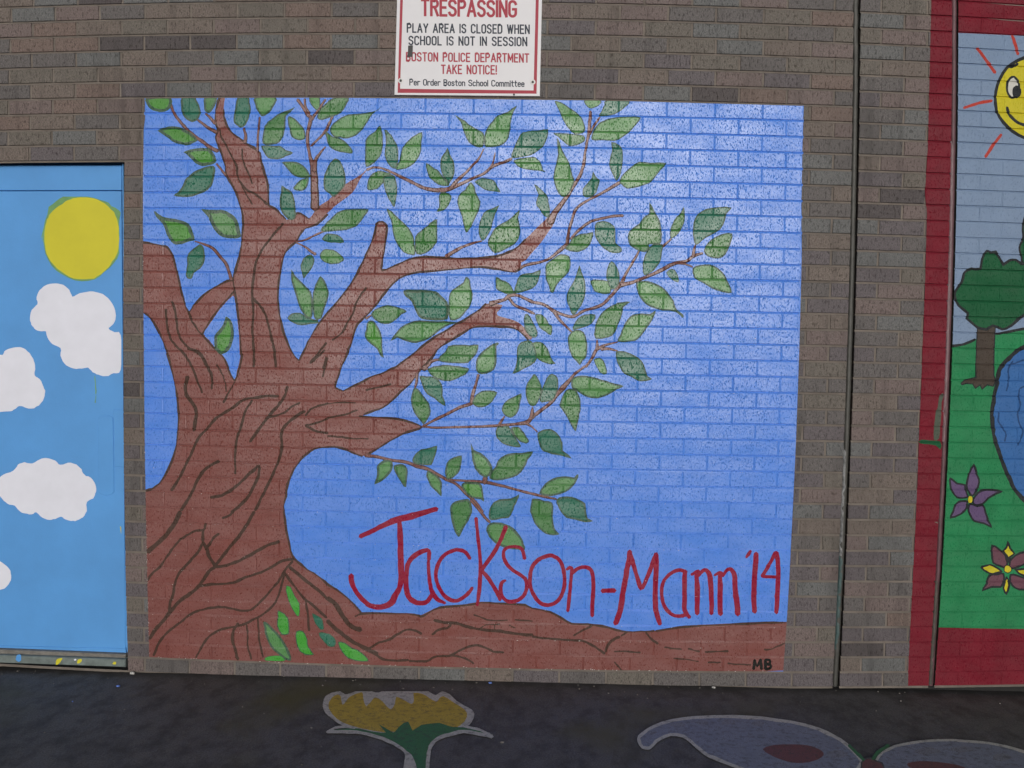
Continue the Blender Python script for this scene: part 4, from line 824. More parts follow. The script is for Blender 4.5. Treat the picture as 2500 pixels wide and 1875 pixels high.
for i, s in enumerate(('1602,492 1690,610 1780,735', '1955,362 1990,460 2010,550', '1465,1092 1610,1045 1745,1020', '1842,1365 1760,1470 1685,1588', '2300,350 2300,450 2290,540')):
    n2['ray%d' % i] = ('sun_ray', 'sun', None); c2.stroke('ray%d' % i, P2_ray, T(*S0, s), 7.5, n=3)
def flower(k, lab, cm, ps, cen, r, ctr=P2_yel):
    first = None
    for i, (mt, s) in enumerate(ps):
        kk = k if first is None else '%s_%d' % (k, i)
        n2[kk] = ('painted_flower', m2, lab) if first is None else ('petal', k, None)
        first = 1
        c2.poly(kk, mt, T(*S12, s), sm=2, rim=20 / K, rimmat=P2_line)
    n2[k + 'c'] = ('flower_centre', k, None)
    c2.poly(k + 'c', ctr, (np.array([[cen[0] + r[0] * math.cos(a), cen[1] + r[1] * math.sin(a)] for a in np.linspace(0, 2 * math.pi, 12, endpoint=False)])) / K + [2000, 1200], sm=1, rim=7 / K, rimmat=P2_line)
flower('fa', 'violet five petalled painted flower with small yellow centre', P2_vio, [(P2_vio, s) for s in (
    '1565,-285 1610,-170 1630,-90 1600,0 1545,55 1510,10 1480,-60 1505,-170', '1325,-145 1400,-90 1480,-75 1500,10 1515,60 1450,75 1390,65 1340,5 1315,-80', '1570,40 1640,-20 1750,-28 1860,-5 1800,30 1720,75 1665,125 1590,145 1540,105', '1505,95 1495,175 1440,235 1320,275 1345,200 1385,110 1440,85', '1525,115 1600,140 1665,130 1692,210 1722,290 1752,370 1660,330 1570,308 1515,240 1500,170')], (1530, 80), (30, 42))
flower('fb', 'mauve and yellow painted flower near the lower right edge', P2_mar, [(P2_mar, s) for s in (
    '1742,535 1830,580 1890,640 1915,720 1895,785 1830,765 1755,725 1740,640', '1925,785 1925,700 1980,640 2074,600 2160,635 2110,720 2020,775', '1875,825 1875,920 1842,975 1750,978 1645,1008 1685,930 1715,840 1800,828', '1928,835 2020,845 2115,900 2155,985 2074,1005 1980,985 1928,920')] +
    [(P2_yel, s) for s in ('1910,495 1945,570 1985,630 1942,670 1922,735 1898,660 1855,610 1888,560', '1630,770 1700,738 1770,742 1858,810 1790,836 1718,833', '1895,855 1935,950 1897,1052 1855,980', '1975,790 2074,775 2160,800 2074,865')], (1908, 787), (42, 42))
n2['worn'] = ('worn_patch', m2, None)
c2.poly('worn', P2_gap, T(*S8, '1250,665 1215,700 1200,800 1180,860 1165,980 1160,1130 1215,1125 1225,1000 1235,880 1240,760 1260,700'), sm=2)
c2.poly('worn', P2_tree, T(*S8, '1025,1135 1120,1145 1230,1150 1230,1235 1180,1195 1100,1180 1020,1172'), sm=2)
glines = grid_lines(58.0, 74.2, -9, 36)
c2.xlim = 60.3
c2.build(glines, reg2, on_wall, n2)

#@@JOINTS
# ------------------------------------------------------------------ sealed movement joints
M_seal = plain('grey_sealant', (.060, .060, .054, 1), .5, .25, 25, .001)
M_seal2 = plain('painted_sealant', (.115, .055, .065, 1), .5, .35, 12, .001)
M_smear = plain('white_paint_smear', (.20, .205, .21, 1), .5, .7, 45, .001)
M_gsmear = plain('green_paint_smear', (.045, .085, .085, 1), .5, .3, 60, .001)
def bead(name, xc, rad, z0, z1, mt, parent=None, d=.004, a0=0, a1=math.pi, n=60, wob=.0012, seed=0):
    rs = np.random.default_rng(seed); zs = np.linspace(z0, z1, n); v = []; f = []; k = 9
    for i, z in enumerate(zs):
        c = W3(xc, z); wv = rs.normal(0, wob) if i % 2 else 0
        for q in range(k):
            a = a0 + (a1 - a0) * q / (k - 1); v.append((c[0] - rad * math.cos(a) + wv * .5, d - (rad * .75 + wv) * math.sin(a), c[2]))
    for i in range(n - 1):
        for q in range(k - 1):
            p = i * k + q; f.append((p, p + k, p + k + 1, p + 1))
    return link(name, mesh(name, v, [q[::-1] for q in f], [mt], smooth=True), parent)
j1 = tag(bead('expansion_joint', 53.765, .0105, -36.98, 13, M_seal, seed=1), 'dark grey sealed vertical joint in the bare brick right of the tree mural', 'joint')
bead('paint_smear', 53.74, .0112, -28.4, -21.6, M_smear, j1, a0=.15, a1=1.5, seed=3, n=30, wob=.002)
bead('paint_smear', 53.75, .0111, -34.5, -28.4, M_gsmear, j1, a0=.2, a1=1.9, seed=4, n=30, wob=.002)
j2 = tag(bead('expansion_joint', 60.15, .0100, -36.98, 13, M_seal2, seed=2), 'paint stained vertical joint running down the red border of the garden mural', 'joint')
bead('paint_smear', 60.12, .0106, -21.0, -2.0, plain('mauve_paint_smear', (.20, .125, .140, 1), .5, .3, 30, .001), j2, a0=.1, a1=1.5, seed=6, n=50)
bead('paint_smear', 60.13, .0106, -36.9, -30.0, plain('brown_paint_smear', (.060, .050, .042, 1), .5, .3, 30, .001), j2, a0=.1, a1=2.2, seed=7, n=30)

#@@DOOR
# ------------------------------------------------------------------ blue door
def wp(px, py, y=0.0):                   # point of the wall seen at a pixel, pushed back to depth y
    X, Z = wallB(np.array(float(px)), np.array(float(py)))
    d = np.array([X, 0, Z]) - CP; t = (y - CP[1]) / d[1] if abs(d[1]) > 0 else 1
    return CP + d * t
P_door = plain('blue_door_enamel', (.092, .330, .74, 1), .55, .07, 3.5, .0004, bs=120)
P_cloud = plain('white_cloud_paint', (.78, .80, .90, 1), .7, .04, 8, .0003)
P_dsun = plain('yellow_sun_paint', (.62, .57, .022, 1), .6, .05, 6, .0003)
P_halo = plain('thin_green_yellow_paint', (.150, .340, .120, 1), .5, .25, 9)
P_conc = plain('threshold_concrete', (.190, .180, .165, 1), .85, .25, 40, .002)
P_met = plain('worn_threshold_metal', (.150, .185, .180, 1), .5, .25, 30, .001)
door = tag(empty('metal_door', tuple(wp(150, 1600, .03))), 'sky blue metal door painted with a yellow sun and white clouds', 'door')
def dbox(name, x0, x1, ya, yb, zt, zb, mt, y0, y1, b=.0015, parent=door, lab=None):
    """x0,x1 px at top/bottom: pass tuples; zt, zb pixel rows at (left,right)"""
    q = [wp(x0[1], zb[0], y0), wp(x1[1], zb[1], y0), wp(x1[0], zt[1], y0), wp(x0[0], zt[0], y0)]
    o = link(name, bevbox(name, 0, 0, y0, y1, 0, 0, mt, b, [(p[0], p[2]) for p in q])); child_world(o, parent)
    if lab: o['label'] = lab
    return o
XLd = -330
YL = .040                                 # leaf face depth
dbox('door_frame', (XLd - 60, XLd - 60), (299.5, 310), 0, 0, (389, 388.5), (1606, 1610), P_door, .100, .13, lab='blue steel frame behind the door leaf')
dbox('door_jamb', (297.7, 307.5), (300.3, 312.3), 0, 0, (400, 399), (1575, 1596), P_door, .034, .06)
dbox('transom_panel', (XLd, XLd), (296.8, 296.9), 0, 0, (405, 404), (465.2, 464.3), P_door, YL + .004, .084)
dbox('door_leaf', (XLd, XLd), (296.3, 306.5), 0, 0, (467.3, 466.4), (1572, 1587), P_door, YL, .099)
dbox('cover_plate', (276.5, 279), (301.5, 303.5), 0, 0, (1000, 1000), (1139, 1140), P_door, YL - .004, YL + .005, lab='narrow blue plate covering the gap of the door')
dbox('kick_strip', (XLd, XLd), (306.5, 308), 0, 0, (1569.5, 1583), (1580.5, 1594), P_door, YL - .003, .05)
# pull cover with rounded ends
pp = []
for cx_, cy_, a0 in ((273, 1014, 0), (240, 1014, 90)):
    pass
rr = T(0, 800, '995,915 1030,892 1075,886 1115,892 1143,910') 
rb = T(0, 1200, '1155,5 1130,30 1080,42 1030,32 998,8')
pl = np.vstack([rr, rb])
def plate(name, pts, mt, y0, y1, parent, lab=None):
    q = [wp(a, b, y0) for a, b in pts]; n = len(q)
    P = np.array([[p[0], p[2]] for p in q])
    if area(P) < 0: P = P[::-1]
    v = [(a, y0, b) for a, b in inset(P, .0012)] + [(a, y0 + .0012, b) for a, b in P] + [(a, y1, b) for a, b in P]
    f = [tuple(range(n))] + [(i, n + i, n + (i + 1) % n, (i + 1) % n) for i in range(n)] + [(n + i, 2 * n + i, 2 * n + (i + 1) % n, n + (i + 1) % n) for i in range(n)]
    o = link(name, mesh(name, v, f, [mt])); child_world(o, parent)
    if lab: o['label'] = lab
    return o
plate('handle_cover', pl, P_door, YL - .003, YL + .004, door, 'blue rounded plate covering the old lock')
# painted sun and clouds on the leaf
c3 = Canvas(lambda px, py: (px, -py)); n3 = {}
T4 = (0, 400); T8 = (0, 800); T12 = (0, 1200)
n3['halo'] = ('sun_edge', door, 'thin green yellow brush edge round the sun')
c3.poly('halo', P_halo, T(*T4, '438,700 425,800 430,640 480,520 500,440 560,385 650,330 740,325 840,328 960,345 1060,375 1130,430 1205,470 1222,520 1205,600 1215,720 1205,900 1150,1010 1060,1100 950,1172 830,1186 700,1165 575,1080 480,970 445,850'), sm=2, jit_=1.0)
n3['sun'] = ('painted_sun', door, 'flat yellow painted sun disc')
c3.poly('sun', P_dsun, T(*T4, '450,700 470,590 500,520 560,455 660,385 740,350 840,340 950,352 1060,400 1150,490 1195,600 1208,760 1195,880 1140,990 1060,1085 950,1160 830,1172 700,1145 580,1060 490,950 455,830'), sm=3, jit_=.6)
CL = [(path((T4, '735,1345 700,1280 640,1225 560,1210 470,1225 400,1280 370,1350 380,1420 320,1480 303,1560 320,1630'), (T8, '350,10 400,35 465,40 480,100 530,165 615,205 613,280 650,360 720,410 800,415 890,408 940,450 1000,480 1070,490 1150,460 1224,425 1224,80 1160,45 1100,10'), (T4, '1150,1620 1172,1560 1165,1480 1120,1390 1040,1320 940,1295 850,1300 790,1320')), 'large white painted cloud under the sun'),
 (T(*T8, '-300,275 0,275 30,268 60,225 150,197 230,205 300,260 345,340 358,400 350,480 400,520 440,590 457,660 430,740 370,800 290,822 200,790 140,830 60,850 -300,840 -420,560'), 'white painted cloud cut by the left edge'),
 (path((T8, '-20,1560 30,1490 140,1450 180,1385 250,1365 330,1375 400,1335 470,1320 560,1345 610,1390 690,1368 770,1385 830,1440 850,1490 920,1520 965,1590 972,1650'), (T12, '965,20 940,70 880,105 878,200 840,260 780,290 720,297 660,280 620,255 560,275 500,285 430,265 370,215 320,230 250,220 190,190 150,145 80,125 20,70 -20,10')), 'wide scalloped white painted cloud'),
 (T(*T12, '-300,760 -150,700 -20,700 40,730 90,780 115,850 100,920 60,970 0,995 -150,990 -300,930'), 'small white painted cloud low on the left')]
for i, (p, lab) in enumerate(CL):
    n3['cl%d' % i] = ('painted_cloud', door, lab); c3.poly('cl%d' % i, P_cloud, p, sm=3, jit_=.5)
n3['drip'] = ('paint_scratch', door, None)
c3.stroke('drip', P_halo, T(*T8, '960,490 968,600 972,680 965,760'), 1.6); c3.stroke('drip', P_dsun, T(*T12, '1220,355 1230,430 1240,515'), 1.8)
def on_door(vv):
    return np.array([wp(a, -b, YL - .0007) for a, b in vv])
oo = c3.build([], [np.array([[-330, -1560], [296, -1560], [296, -480], [-330, -480]], float)], on_door, n3)
for o in oo.values(): o.matrix_parent_inverse = Matrix.Translation(door.location).inverted()
# threshold
th = tag(empty('door_threshold', tuple(wp(150, 1625, 0))), 'worn grey door sill splashed with yellow and blue paint below the blue door', 'door sill')
def sill(name, xs, zt, zb, mt, y0, y1, lab=None): return dbox(name, (xs[0], xs[0]), (xs[1], xs[1]), 0, 0, zt, zb, mt, y0, y1, .003, th, lab)
sill('concrete_strip', (XLd, 307), (1573, 1598), (1590, 1613), P_conc, .012, .06)
sill('metal_sill', (XLd, 306), (1588, 1610), (1607, 1629), P_met, -.010, .06)
c4 = Canvas(lambda px, py: (px, -py)); n4 = {}
for i, (s, mt, lab) in enumerate((('565,615 575,560 620,545 630,560 600,600', P_dsun, 'yellow paint splash'), ('780,595 790,565 820,552 830,575 800,600', P_dsun, 'yellow paint splash'), ('1140,605 1150,585 1175,585 1170,610', P_dsun, 'yellow paint splash'), ('160,560 170,520 205,510 215,560 190,585', P_door, 'blue paint splash'), ('745,565 760,552 775,562 765,572', P_cloud, 'white paint fleck'))):
    n4['s%d' % i] = ('paint_splash', th, lab); c4.poly('s%d' % i, mt, T(0, 1475, s), sm=3)
oo = c4.build([], [np.array([[-330, -1640], [306, -1640], [306, -1570], [-330, -1570]], float)], lambda vv: np.array([wp(a, -b, -.0108) for a, b in vv]), n4)
for o in oo.values(): o.matrix_parent_inverse = Matrix.Translation(th.location).inverted()

#@@SIGN
# ------------------------------------------------------------------ warning sign
M_white = plain('sign_white_enamel', (.72, .72, .76, 1), .45, .03, 6)
M_sred = plain('sign_red_ink', (.400, .032, .060, 1), .6, .06, 30)
M_ink = plain('sign_dark_ink', (.022, .032, .055, 1), .6, .1, 30)
M_screw = plain('screw_steel', (.03, .03, .03, 1), .5, .1, 60)
M_wash = plain('white_washer_plastic', (.70, .70, .70, 1), .35, .03, 20)
M_blk = plain('black_marker', (.008, .008, .010, 1), .5)
S = (900, 0)
YS = -.0062
sgn = tag(empty('warning_sign', tuple(wp(1140, 232, YS))), 'white metal no trespassing notice with red border screwed above the tree mural', 'sign')
def sp(x, y, dy=0): p = wp(900 + x / K, y / K, YS - dy); return (p[0], p[2])
def quad(name, pts, mt, dy, th_=.0002, lab=None, par=sgn):
    q = [sp(x, y, dy) for x, y in pts]; P = np.array(q)
    if area(P) < 0: P = P[::-1]
    n = len(P); y0 = YS - dy
    v = [(a, y0, b) for a, b in P] + [(a, y0 + th_, b) for a, b in P]
    f = [tuple(range(n))] + [(i, n + i, n + (i + 1) % n, (i + 1) % n) for i in range(n)]
    o = link(name, mesh(name, v, f, [mt])); child_world(o, par)
    if lab: o['label'] = lab
    return o
quad('sign_board', [(262, 960), (1733, 973), (1765, -420), (300, -430)], M_white, 0, .0022)
mb = MB()
def lerp2(a, b, t): return (a[0] + (b[0] - a[0]) * t, a[1] + (b[1] - a[1]) * t)
oc = [(294, 940), (1700, 949), (1732, -390), (330, -400)]; ic = [(318, 899), (1670, 916), (1701, -355), (358, -362)]
v = [(*sp(*p, .0003),) for p in oc + ic]; v = [(a, YS - .0003, b) for a, b in v]
mb.add(v, [(i, (i + 1) % 4, 4 + (i + 1) % 4, 4 + i) for i in range(4)])
o = mb.build('sign_border', [M_sred]); child_world(o, sgn)
# narrow stroke letters: unit cell, y up 0..1, x 0..w
def arc(cx, cy, rx, ry, a0, a1, n=7): return [(cx + rx * math.cos(math.radians(a0 + (a1 - a0) * i / (n - 1))), cy + ry * math.sin(math.radians(a0 + (a1 - a0) * i / (n - 1)))) for i in range(n)]
FW = .46
def full(c0, c1, w=FW, r=.2):            # tall rounded O outline between angles
    return None
O_L = [(0, .25)] + arc(FW / 2, .22, FW / 2, .22, 180, 360, 9)
def Oshape(w=FW): return arc(w / 2, .78, w / 2, .22, 0, 180, 8) + arc(w / 2, .22, w / 2, .22, 180, 360, 8) + [(w, .78)]
def Cshape(w=FW): return arc(w / 2, .78, w / 2, .22, 10, 180, 8) + arc(w / 2, .22, w / 2, .22, 180, 350, 8)
def Sshape(w=FW, h=1): return [(x, y * h) for x, y in arc(w / 2, .76, w / 2, .24, 15, 180, 7) + arc(w / 2, .76, w / 2, .22, 180, 250, 3)[1:] + arc(w / 2, .25, w / 2, .25, 70, 0, 4) + arc(w / 2, .24, w / 2, .24, 0, -165, 8)[1:]]
GL = {'T': ([[(0, 1), (FW, 1)], [(FW / 2, 1), (FW / 2, 0)]], FW), 'R': ([[(0, 0), (0, 1), (.26, 1)] + arc(.26, .77, .2, .23, 90, -90, 7) + [(0, .54)], [(.24, .54), (FW, 0)]], FW),
 'E': ([[(.4, 1), (0, 1), (0, 0), (.4, 0)], [(0, .52), (.34, .52)]], .4), 'S': ([Sshape()], FW), 'P': ([[(0, 0), (0, 1), (.26, 1)] + arc(.26, .76, .2, .24, 90, -90, 7) + [(0, .52)]], FW),
 'A': ([[(0, 0), (.26, 1), (.52, 0)], [(.09, .3), (.43, .3)]], .52), 'I': ([[(0, 0), (0, 1)]], 0), 'N': ([[(0, 0), (0, 1), (FW, 0), (FW, 1)]], FW),
 'G': ([arc(FW / 2, .78, FW / 2, .22, 10, 180, 8) + arc(FW / 2, .22, FW / 2, .22, 180, 360, 8) + [(FW, .47), (.26, .47)]], FW), 'L': ([[(0, 1), (0, 0), (.38, 0)]], .38), 'Y': ([[(0, 1), (.24, .45), (.48, 1)], [(.24, .45), (.24, 0)]], .48),
 'C': ([Cshape()], FW), 'O': ([Oshape()], FW), 'D': ([[(0, 0), (0, 1), (.22, 1)] + arc(.22, .76, .24, .24, 90, 0, 5) + arc(.22, .24, .24, .24, 0, -90, 5) + [(0, 0)]], FW), 'W': ([[(0, 1), (.17, 0), (.34, .95), (.51, 0), (.68, 1)]], .68),
 'H': ([[(0, 0), (0, 1)], [(FW, 0), (FW, 1)], [(0, .52), (FW, .52)]], FW), 'B': ([[(0, .53), (.26, .53)] + arc(.26, .765, .19, .235, -90, 90, 7) + [(0, 1), (0, 0), (.26, 0)] + arc(.26, .265, .2, .265, -90, 90, 7)], FW), 'M': ([[(0, 0), (0, 1), (.28, .25), (.56, 1), (.56, 0)]], .56),
 'K': ([[(0, 0), (0, 1)], [(.44, 1), (0, .42)], [(.14, .58), (.46, 0)]], .46), '!': ([[(0, .3), (0, 1)], [(0, 0), (0, .06)]], 0), 'U': ([[(0, 1)] + arc(FW / 2, .24, FW / 2, .24, 180, 360, 8) + [(FW, 1)]], FW),
 'e': ([[(0, .36), (.36, .36)] + arc(.18, .48, .18, .18, 0, 180, 7) + arc(.18, .18, .18, .18, 180, 330, 7)], .36), 'r': ([[(0, 0), (0, .66)], [(0, .45)] + arc(.2, .44, .2, .22, 180, 60, 5)], .26), 'd': ([[(.36, 1), (.36, 0)], arc(.18, .48, .18, .18, 0, 180, 7) + arc(.18, .18, .18, .18, 180, 360, 7)], .36),
 'o': ([arc(.18, .48, .18, .18, 0, 180, 7) + arc(.18, .18, .18, .18, 180, 360, 7) + [(.36, .48)]], .36), 's': ([Sshape(.34, .66)], .34), 't': ([[(.12, .95)] + arc(.28, .14, .16, .14, 180, 270, 4), [(0, .66), (.3, .66)]], .3), 'n': ([[(0, 0), (0, .66)], [(0, .45)] + arc(.18, .46, .18, .2, 180, 0, 7) + [(.36, 0)]], .36),
 'c': ([arc(.18, .48, .18, .18, 20, 180, 7) + arc(.18, .18, .18, .18, 180, 340, 7)], .36), 'h': ([[(0, 0), (0, 1)], [(0, .45)] + arc(.18, .46, .18, .2, 180, 0, 7) + [(.36, 0)]], .36), 'l': ([[(0, 0), (0, 1)]], 0), 'i': ([[(0, 0), (0, .66)], [(0, .86), (0, .94)]], 0),
 'm': ([[(0, 0), (0, .66)], [(0, .45)] + arc(.15, .48, .15, .18, 180, 0, 6) + [(.3, 0)], [(.3, .45)] + arc(.45, .48, .15, .18, 180, 0, 6) + [(.6, 0)]], .6)}
def textline(s, x0, x1, yb0, yb1, h, w, mt, lab, gap=.26, space=.5):
    adv = 0; cells = []
    for ch in s:
        if ch == ' ': adv += space; continue
        g, gw = GL[ch]; cells.append((adv, g)); adv += gw + gap
    tot = adv - gap; sx = (x1 - x0) / tot
    mb = MB(); li = 0
    for a0, g in cells:
        parts_ = []
        for pl_ in g:                      # lift the brush at sharp corners
            cur = [pl_[0]]
            for q0, q1, q2 in zip(pl_, pl_[1:], pl_[2:] + [None]):
                cur.append(q1)
                if q2 is not None:
                    a_ = np.array([(q1[0] - q0[0]) * sx, (q1[1] - q0[1]) * h]); b_ = np.array([(q2[0] - q1[0]) * sx, (q2[1] - q1[1]) * h])
                    if a_ @ b_ < .35 * np.linalg.norm(a_) * np.linalg.norm(b_): parts_.append(cur); cur = [q1]
            parts_.append(cur)
        for pl_ in parts_:
            li += 1
            p = np.array([(x0 + (a0 + x) * sx, 0) for x, y in pl_]); p[:, 1] = [yb0 + (yb1 - yb0) * (px_ - x0) / (x1 - x0) - y * (h - w) - w / 2 for (px_, _), (x, y) in zip(p, pl_)]
            n = len(p); d = np.diff(p, axis=0); d /= np.linalg.norm(d, axis=1)[:, None] + 1e-9
            p = p.copy(); p[0] -= d[0] * w * .42; p[-1] += d[-1] * w * .42
            nr = np.stack([-d[:, 1], d[:, 0]], -1); nv = np.vstack([nr[:1], (nr[:-1] + nr[1:]), nr[-1:]])
            ln = np.linalg.norm(nv, axis=1)[:, None]; nv = nv / (ln + 1e-9) / np.clip(np.where(np.arange(n)[:, None] % (n - 1) == 0, 1, ln / 2), .55, 1)
            dy = .0004 + (li % 5) * .00006
            vv = [(a, YS - dy, b) for a, b in [sp(*(q + nv[k_] * w / 2), dy) for k_, q in enumerate(p)] + [sp(*(q - nv[k_] * w / 2), dy) for k_, q in enumerate(p)]]
            mb.add(vv, [(k_, k_ + 1, n + k_ + 1, n + k_) for k_ in range(n - 1)])
    o = mb.build('lettering', [mt]); child_world(o, sgn); o['label'] = lab
textline('TRESPASSING', 540, 1490, 166, 180, 180, 27, M_sred, 'large red word trespassing', .22)
textline('PLAY AREA IS CLOSED WHEN', 392, 1625, 332, 346, 98, 14.5, M_ink, 'dark line about the play area being closed')
textline('SCHOOL IS NOT IN SESSION', 410, 1600, 458, 470, 97, 14.5, M_ink, 'dark line about school not being in session')
textline('BOSTON POLICE DEPARTMENT', 384, 1620, 622, 636, 96, 14.5, M_sred, 'red line naming the police department')
textline('TAKE NOTICE!', 738, 1292, 750, 756, 97, 14.5, M_sred, 'red words take notice')
textline('Per Order Boston School Committee', 417, 1574, 866, 881, 68, 10.5, M_ink, 'small dark line naming the school committee', .2, .42)
quad('marker_blot', [(400, 462), (448, 458), (444, 575), (390, 580), (398, 520)], M_blk, .0009, lab='black marker blot over the first letter of the police line')
def disc(name, cx, cy, r, mt, dy, h, par=sgn, n=16):
    c = sp(cx, cy, dy); k = r / K * .00176
    v = []; 
    for rr_, yy in ((.7, YS - dy - h), (1, YS - dy - h * .5), (1, YS - .0003)): v += [(c[0] + k * rr_ * math.cos(2 * math.pi * i / n), yy, c[1] + k * rr_ * math.sin(2 * math.pi * i / n)) for i in range(n)]
    f = [tuple(range(n))] + [(j * n + i, j * n + n + i, j * n + n + (i + 1) % n, j * n + (i + 1) % n) for j in range(2) for i in range(n)]
    o = link(name, mesh(name, v, f, [mt])); child_world(o, par); return o
for cx_, cy_ in ((325, 817), (1662, 831)):
    w_ = disc('washer', cx_, cy_, 27, M_wash, .0009, .0012); s_ = disc('screw', cx_, cy_, 13, M_screw, .0022, .0022)
disc('screw', 1472, 958, 10, M_screw, .0005, .002)

#@@GROUND
# ------------------------------------------------------------------ ground and pavement paintings
def asphalt():
    mt, n, l, b = base_mat('asphalt'); v = pos(n, l)
    big = noise(n, l, v, 2.2, 5, .6); med = noise(n, l, v, 14, 4, .65); fin = noise(n, l, v, 150, 3, .85)
    c = mix(n, l, ramp(n, l, big, .35, .65), (.058, .054, .058, 1), (.104, .100, .116, 1))
    c = mix(n, l, ramp(n, l, med, .45, .7), c, (.110, .100, .096, 1))
    c = mix(n, l, .5, c, mix(n, l, ramp(n, l, fin, .32, .70), (.008, .008, .008, 1), (.200, .190, .195, 1)))
    pat = noise(n, l, pos(n, l, 1.3, .8, 1), 9, 6, .7)
    c = mix(n, l, ramp(n, l, pat, .38, .55, (.6,) * 3 + (1,), (0, 0, 0, 1)), c, (.024, .022, .022, 1))
    sy = n.new('ShaderNodeSeparateXYZ'); l.new(v, sy.inputs[0])     # dirt washed against the wall foot
    ad = n.new('ShaderNodeMath'); ad.operation = 'MULTIPLY_ADD'; ad.inputs[1].default_value = .16; l.new(med, ad.inputs[0]); l.new(sy.outputs[1], ad.inputs[2])
    c = mix(n, l, ramp(n, l, ad.outputs[0], .0, .085, (0, 0, 0, 1), (.8,) * 3 + (1,)), c, (.018, .017, .017, 1))
    yb = noise(n, l, pos(n, l, 1, 1, 1), 1.1, 3, .5); c = mix(n, l, ramp(n, l, yb, .60, .75), c, (.080, .073, .034, 1))
    l.new(c, b.inputs['Base Color']); b.inputs['Roughness'].default_value = .8
    bp = bump(n, l, b, fin, .003, .8); bump(n, l, b, med, .004, .6, bp)
    return mt
M_asph = asphalt()
gv = [(-150, -150, 0), (150, -150, 0), (150, 150, 0), (-150, 150, 0)]
tag(link('ground', mesh('ground', gv, [(0, 1, 2, 3)], [M_asph])), kind='structure')
def wornpaint(name, col, cover=.5):
    mt, n, l, b = base_mat(name); v = pos(n, l)
    fin = noise(n, l, v, 240, 2, .8); med = noise(n, l, v, 16, 4, .6)
    c = mix(n, l, ramp(n, l, med, .3, .7), scl(col, .8), scl(col, 1.15))
    a = n.new('ShaderNodeMath'); a.operation = 'ADD'; l.new(fin, a.inputs[0])
    k = n.new('ShaderNodeMath'); k.operation = 'MULTIPLY'; k.inputs[1].default_value = .35; l.new(med, k.inputs[0]); l.new(k.outputs[0], a.inputs[1])
    wear = noise(n, l, v, 45, 3, .7)
    c = mix(n, l, ramp(n, l, wear, .50, .66, (0, 0, 0, 1), (.5,) * 3 + (1,)), c, (.050, .048, .050, 1))
    c = mix(n, l, ramp(n, l, a.outputs[0], cover + .04, cover + .24), c, (.034, .033, .034, 1))
    l.new(c, b.inputs['Base Color']); b.inputs['Roughness'].default_value = .75; bump(n, l, b, fin, .003, .8)
    return mt
G_wht = wornpaint('worn_white_ground_paint', (.50, .48, .45, 1), .68); G_yel = wornpaint('worn_yellow_ground_paint', (.50, .35, .045, 1), .68)
G_spt = wornpaint('faded_spot_ground_paint', (.215, .220, .270, 1), .64); G_grn = wornpaint('worn_green_ground_paint', (.042, .175, .070, 1), .66); G_blu = wornpaint('worn_blue_ground_paint', (.20, .215, .285, 1), .68); G_red = wornpaint('worn_red_ground_paint', (.180, .065, .070, 1), .62)
def on_ground(vv):
    X, Y = ground(vv[:, 0], -vv[:, 1]); return np.stack([X, np.minimum(Y, -.012), np.full_like(X, .004)], -1)
U5 = (500, 1475); U10 = (1000, 1475); U15 = (1500, 1475); U20 = (2000, 1475)
big = [np.array([[-200, -2300], [3200, -2300], [3200, -1690], [-200, -1690]], float)]
cg = Canvas(lambda px, py: (px, -py)); ng = {}
gf = tag(empty('pavement_flower', (float(ground(np.array(1000.), np.array(1800.))[0]), float(ground(np.array(1000.), np.array(1800.))[1]), 0)), 'worn yellow tulip with white outline painted on the dark asphalt', 'ground painting')
ng['out'] = ('white_outline', gf, None); ng['yel'] = ('flower_head', gf, 'worn yellow flower head'); ng['grn'] = ('flower_stem', gf, 'green stem and leaves')
cg.poly('out', G_wht, path((U5, '1198,1000 1225,940 1290,905 1370,890 1420,920 1470,915 1540,885 1630,858 1700,895 1760,903 1830,870 1890,865 1950,890 1990,880 2050,850'), (U10, '40,838 130,858 220,908 265,930 330,893 400,920 480,990 560,1040 630,1080 657,1130 632,1200 560,1262 400,1300 200,1280 0,1320'), (U5, '1900,1330 1700,1300 1500,1262 1400,1245 1300,1180 1222,1110 1195,1050')), sm=2)
cg.poly('yel', G_yel, path((U5, '1258,1000 1290,950 1345,925 1378,945 1392,1030 1435,985 1470,945 1590,898 1605,960 1628,1045 1680,1000 1725,955 1790,985 1840,1040 1885,1072 1925,1020 1940,950 2010,975 2060,1005'), (U10, '20,1020 45,985 40,910 130,920 200,960 270,1000 300,965 340,940 440,1000 560,1080 582,1150 510,1240 400,1275 200,1230 50,1290'), (U5, '1900,1305 1800,1305 1600,1270 1400,1210 1300,1130 1255,1070')), sm=2)
cg.poly('grn', G_grn, path((U5, '1290,1288 1450,1268 1550,1268 1700,1300 1830,1310 1760,1225 1880,1295 1920,1305 1960,1255 2060,1200'), (U10, '30,1290 120,1230 300,1215 400,1245 500,1255 620,1265 720,1290 825,1350 700,1330 550,1305 400,1335 290,1375 215,1450 190,1550 170,1750 150,2200 -80,2200 -60,1700'), (U5, '2030,1510 1960,1450 1800,1375 1600,1320 1400,1305')), sm=2)
cg.stroke('out', G_wht, T(*U5, '1240,1305 1400,1302 1600,1316 1800,1372 1960,1450 2045,1530 2030,1659 2020,1900 2010,2200'), 8.0, n=3)
cg.stroke('out', G_wht, T(*U5, '1240,1305 1320,1262 1420,1252 1520,1262'), 6.0, n=3)
cg.stroke('out', G_wht, T(*U10, '835,1350 700,1322 550,1300 400,1332 280,1375 212,1450 190,1560 180,1700 170,2200'), 9.0, n=3)
cg.stroke('out', G_wht, T(*U10, '560,1250 680,1275 780,1315 835,1350'), 6.0, n=3)
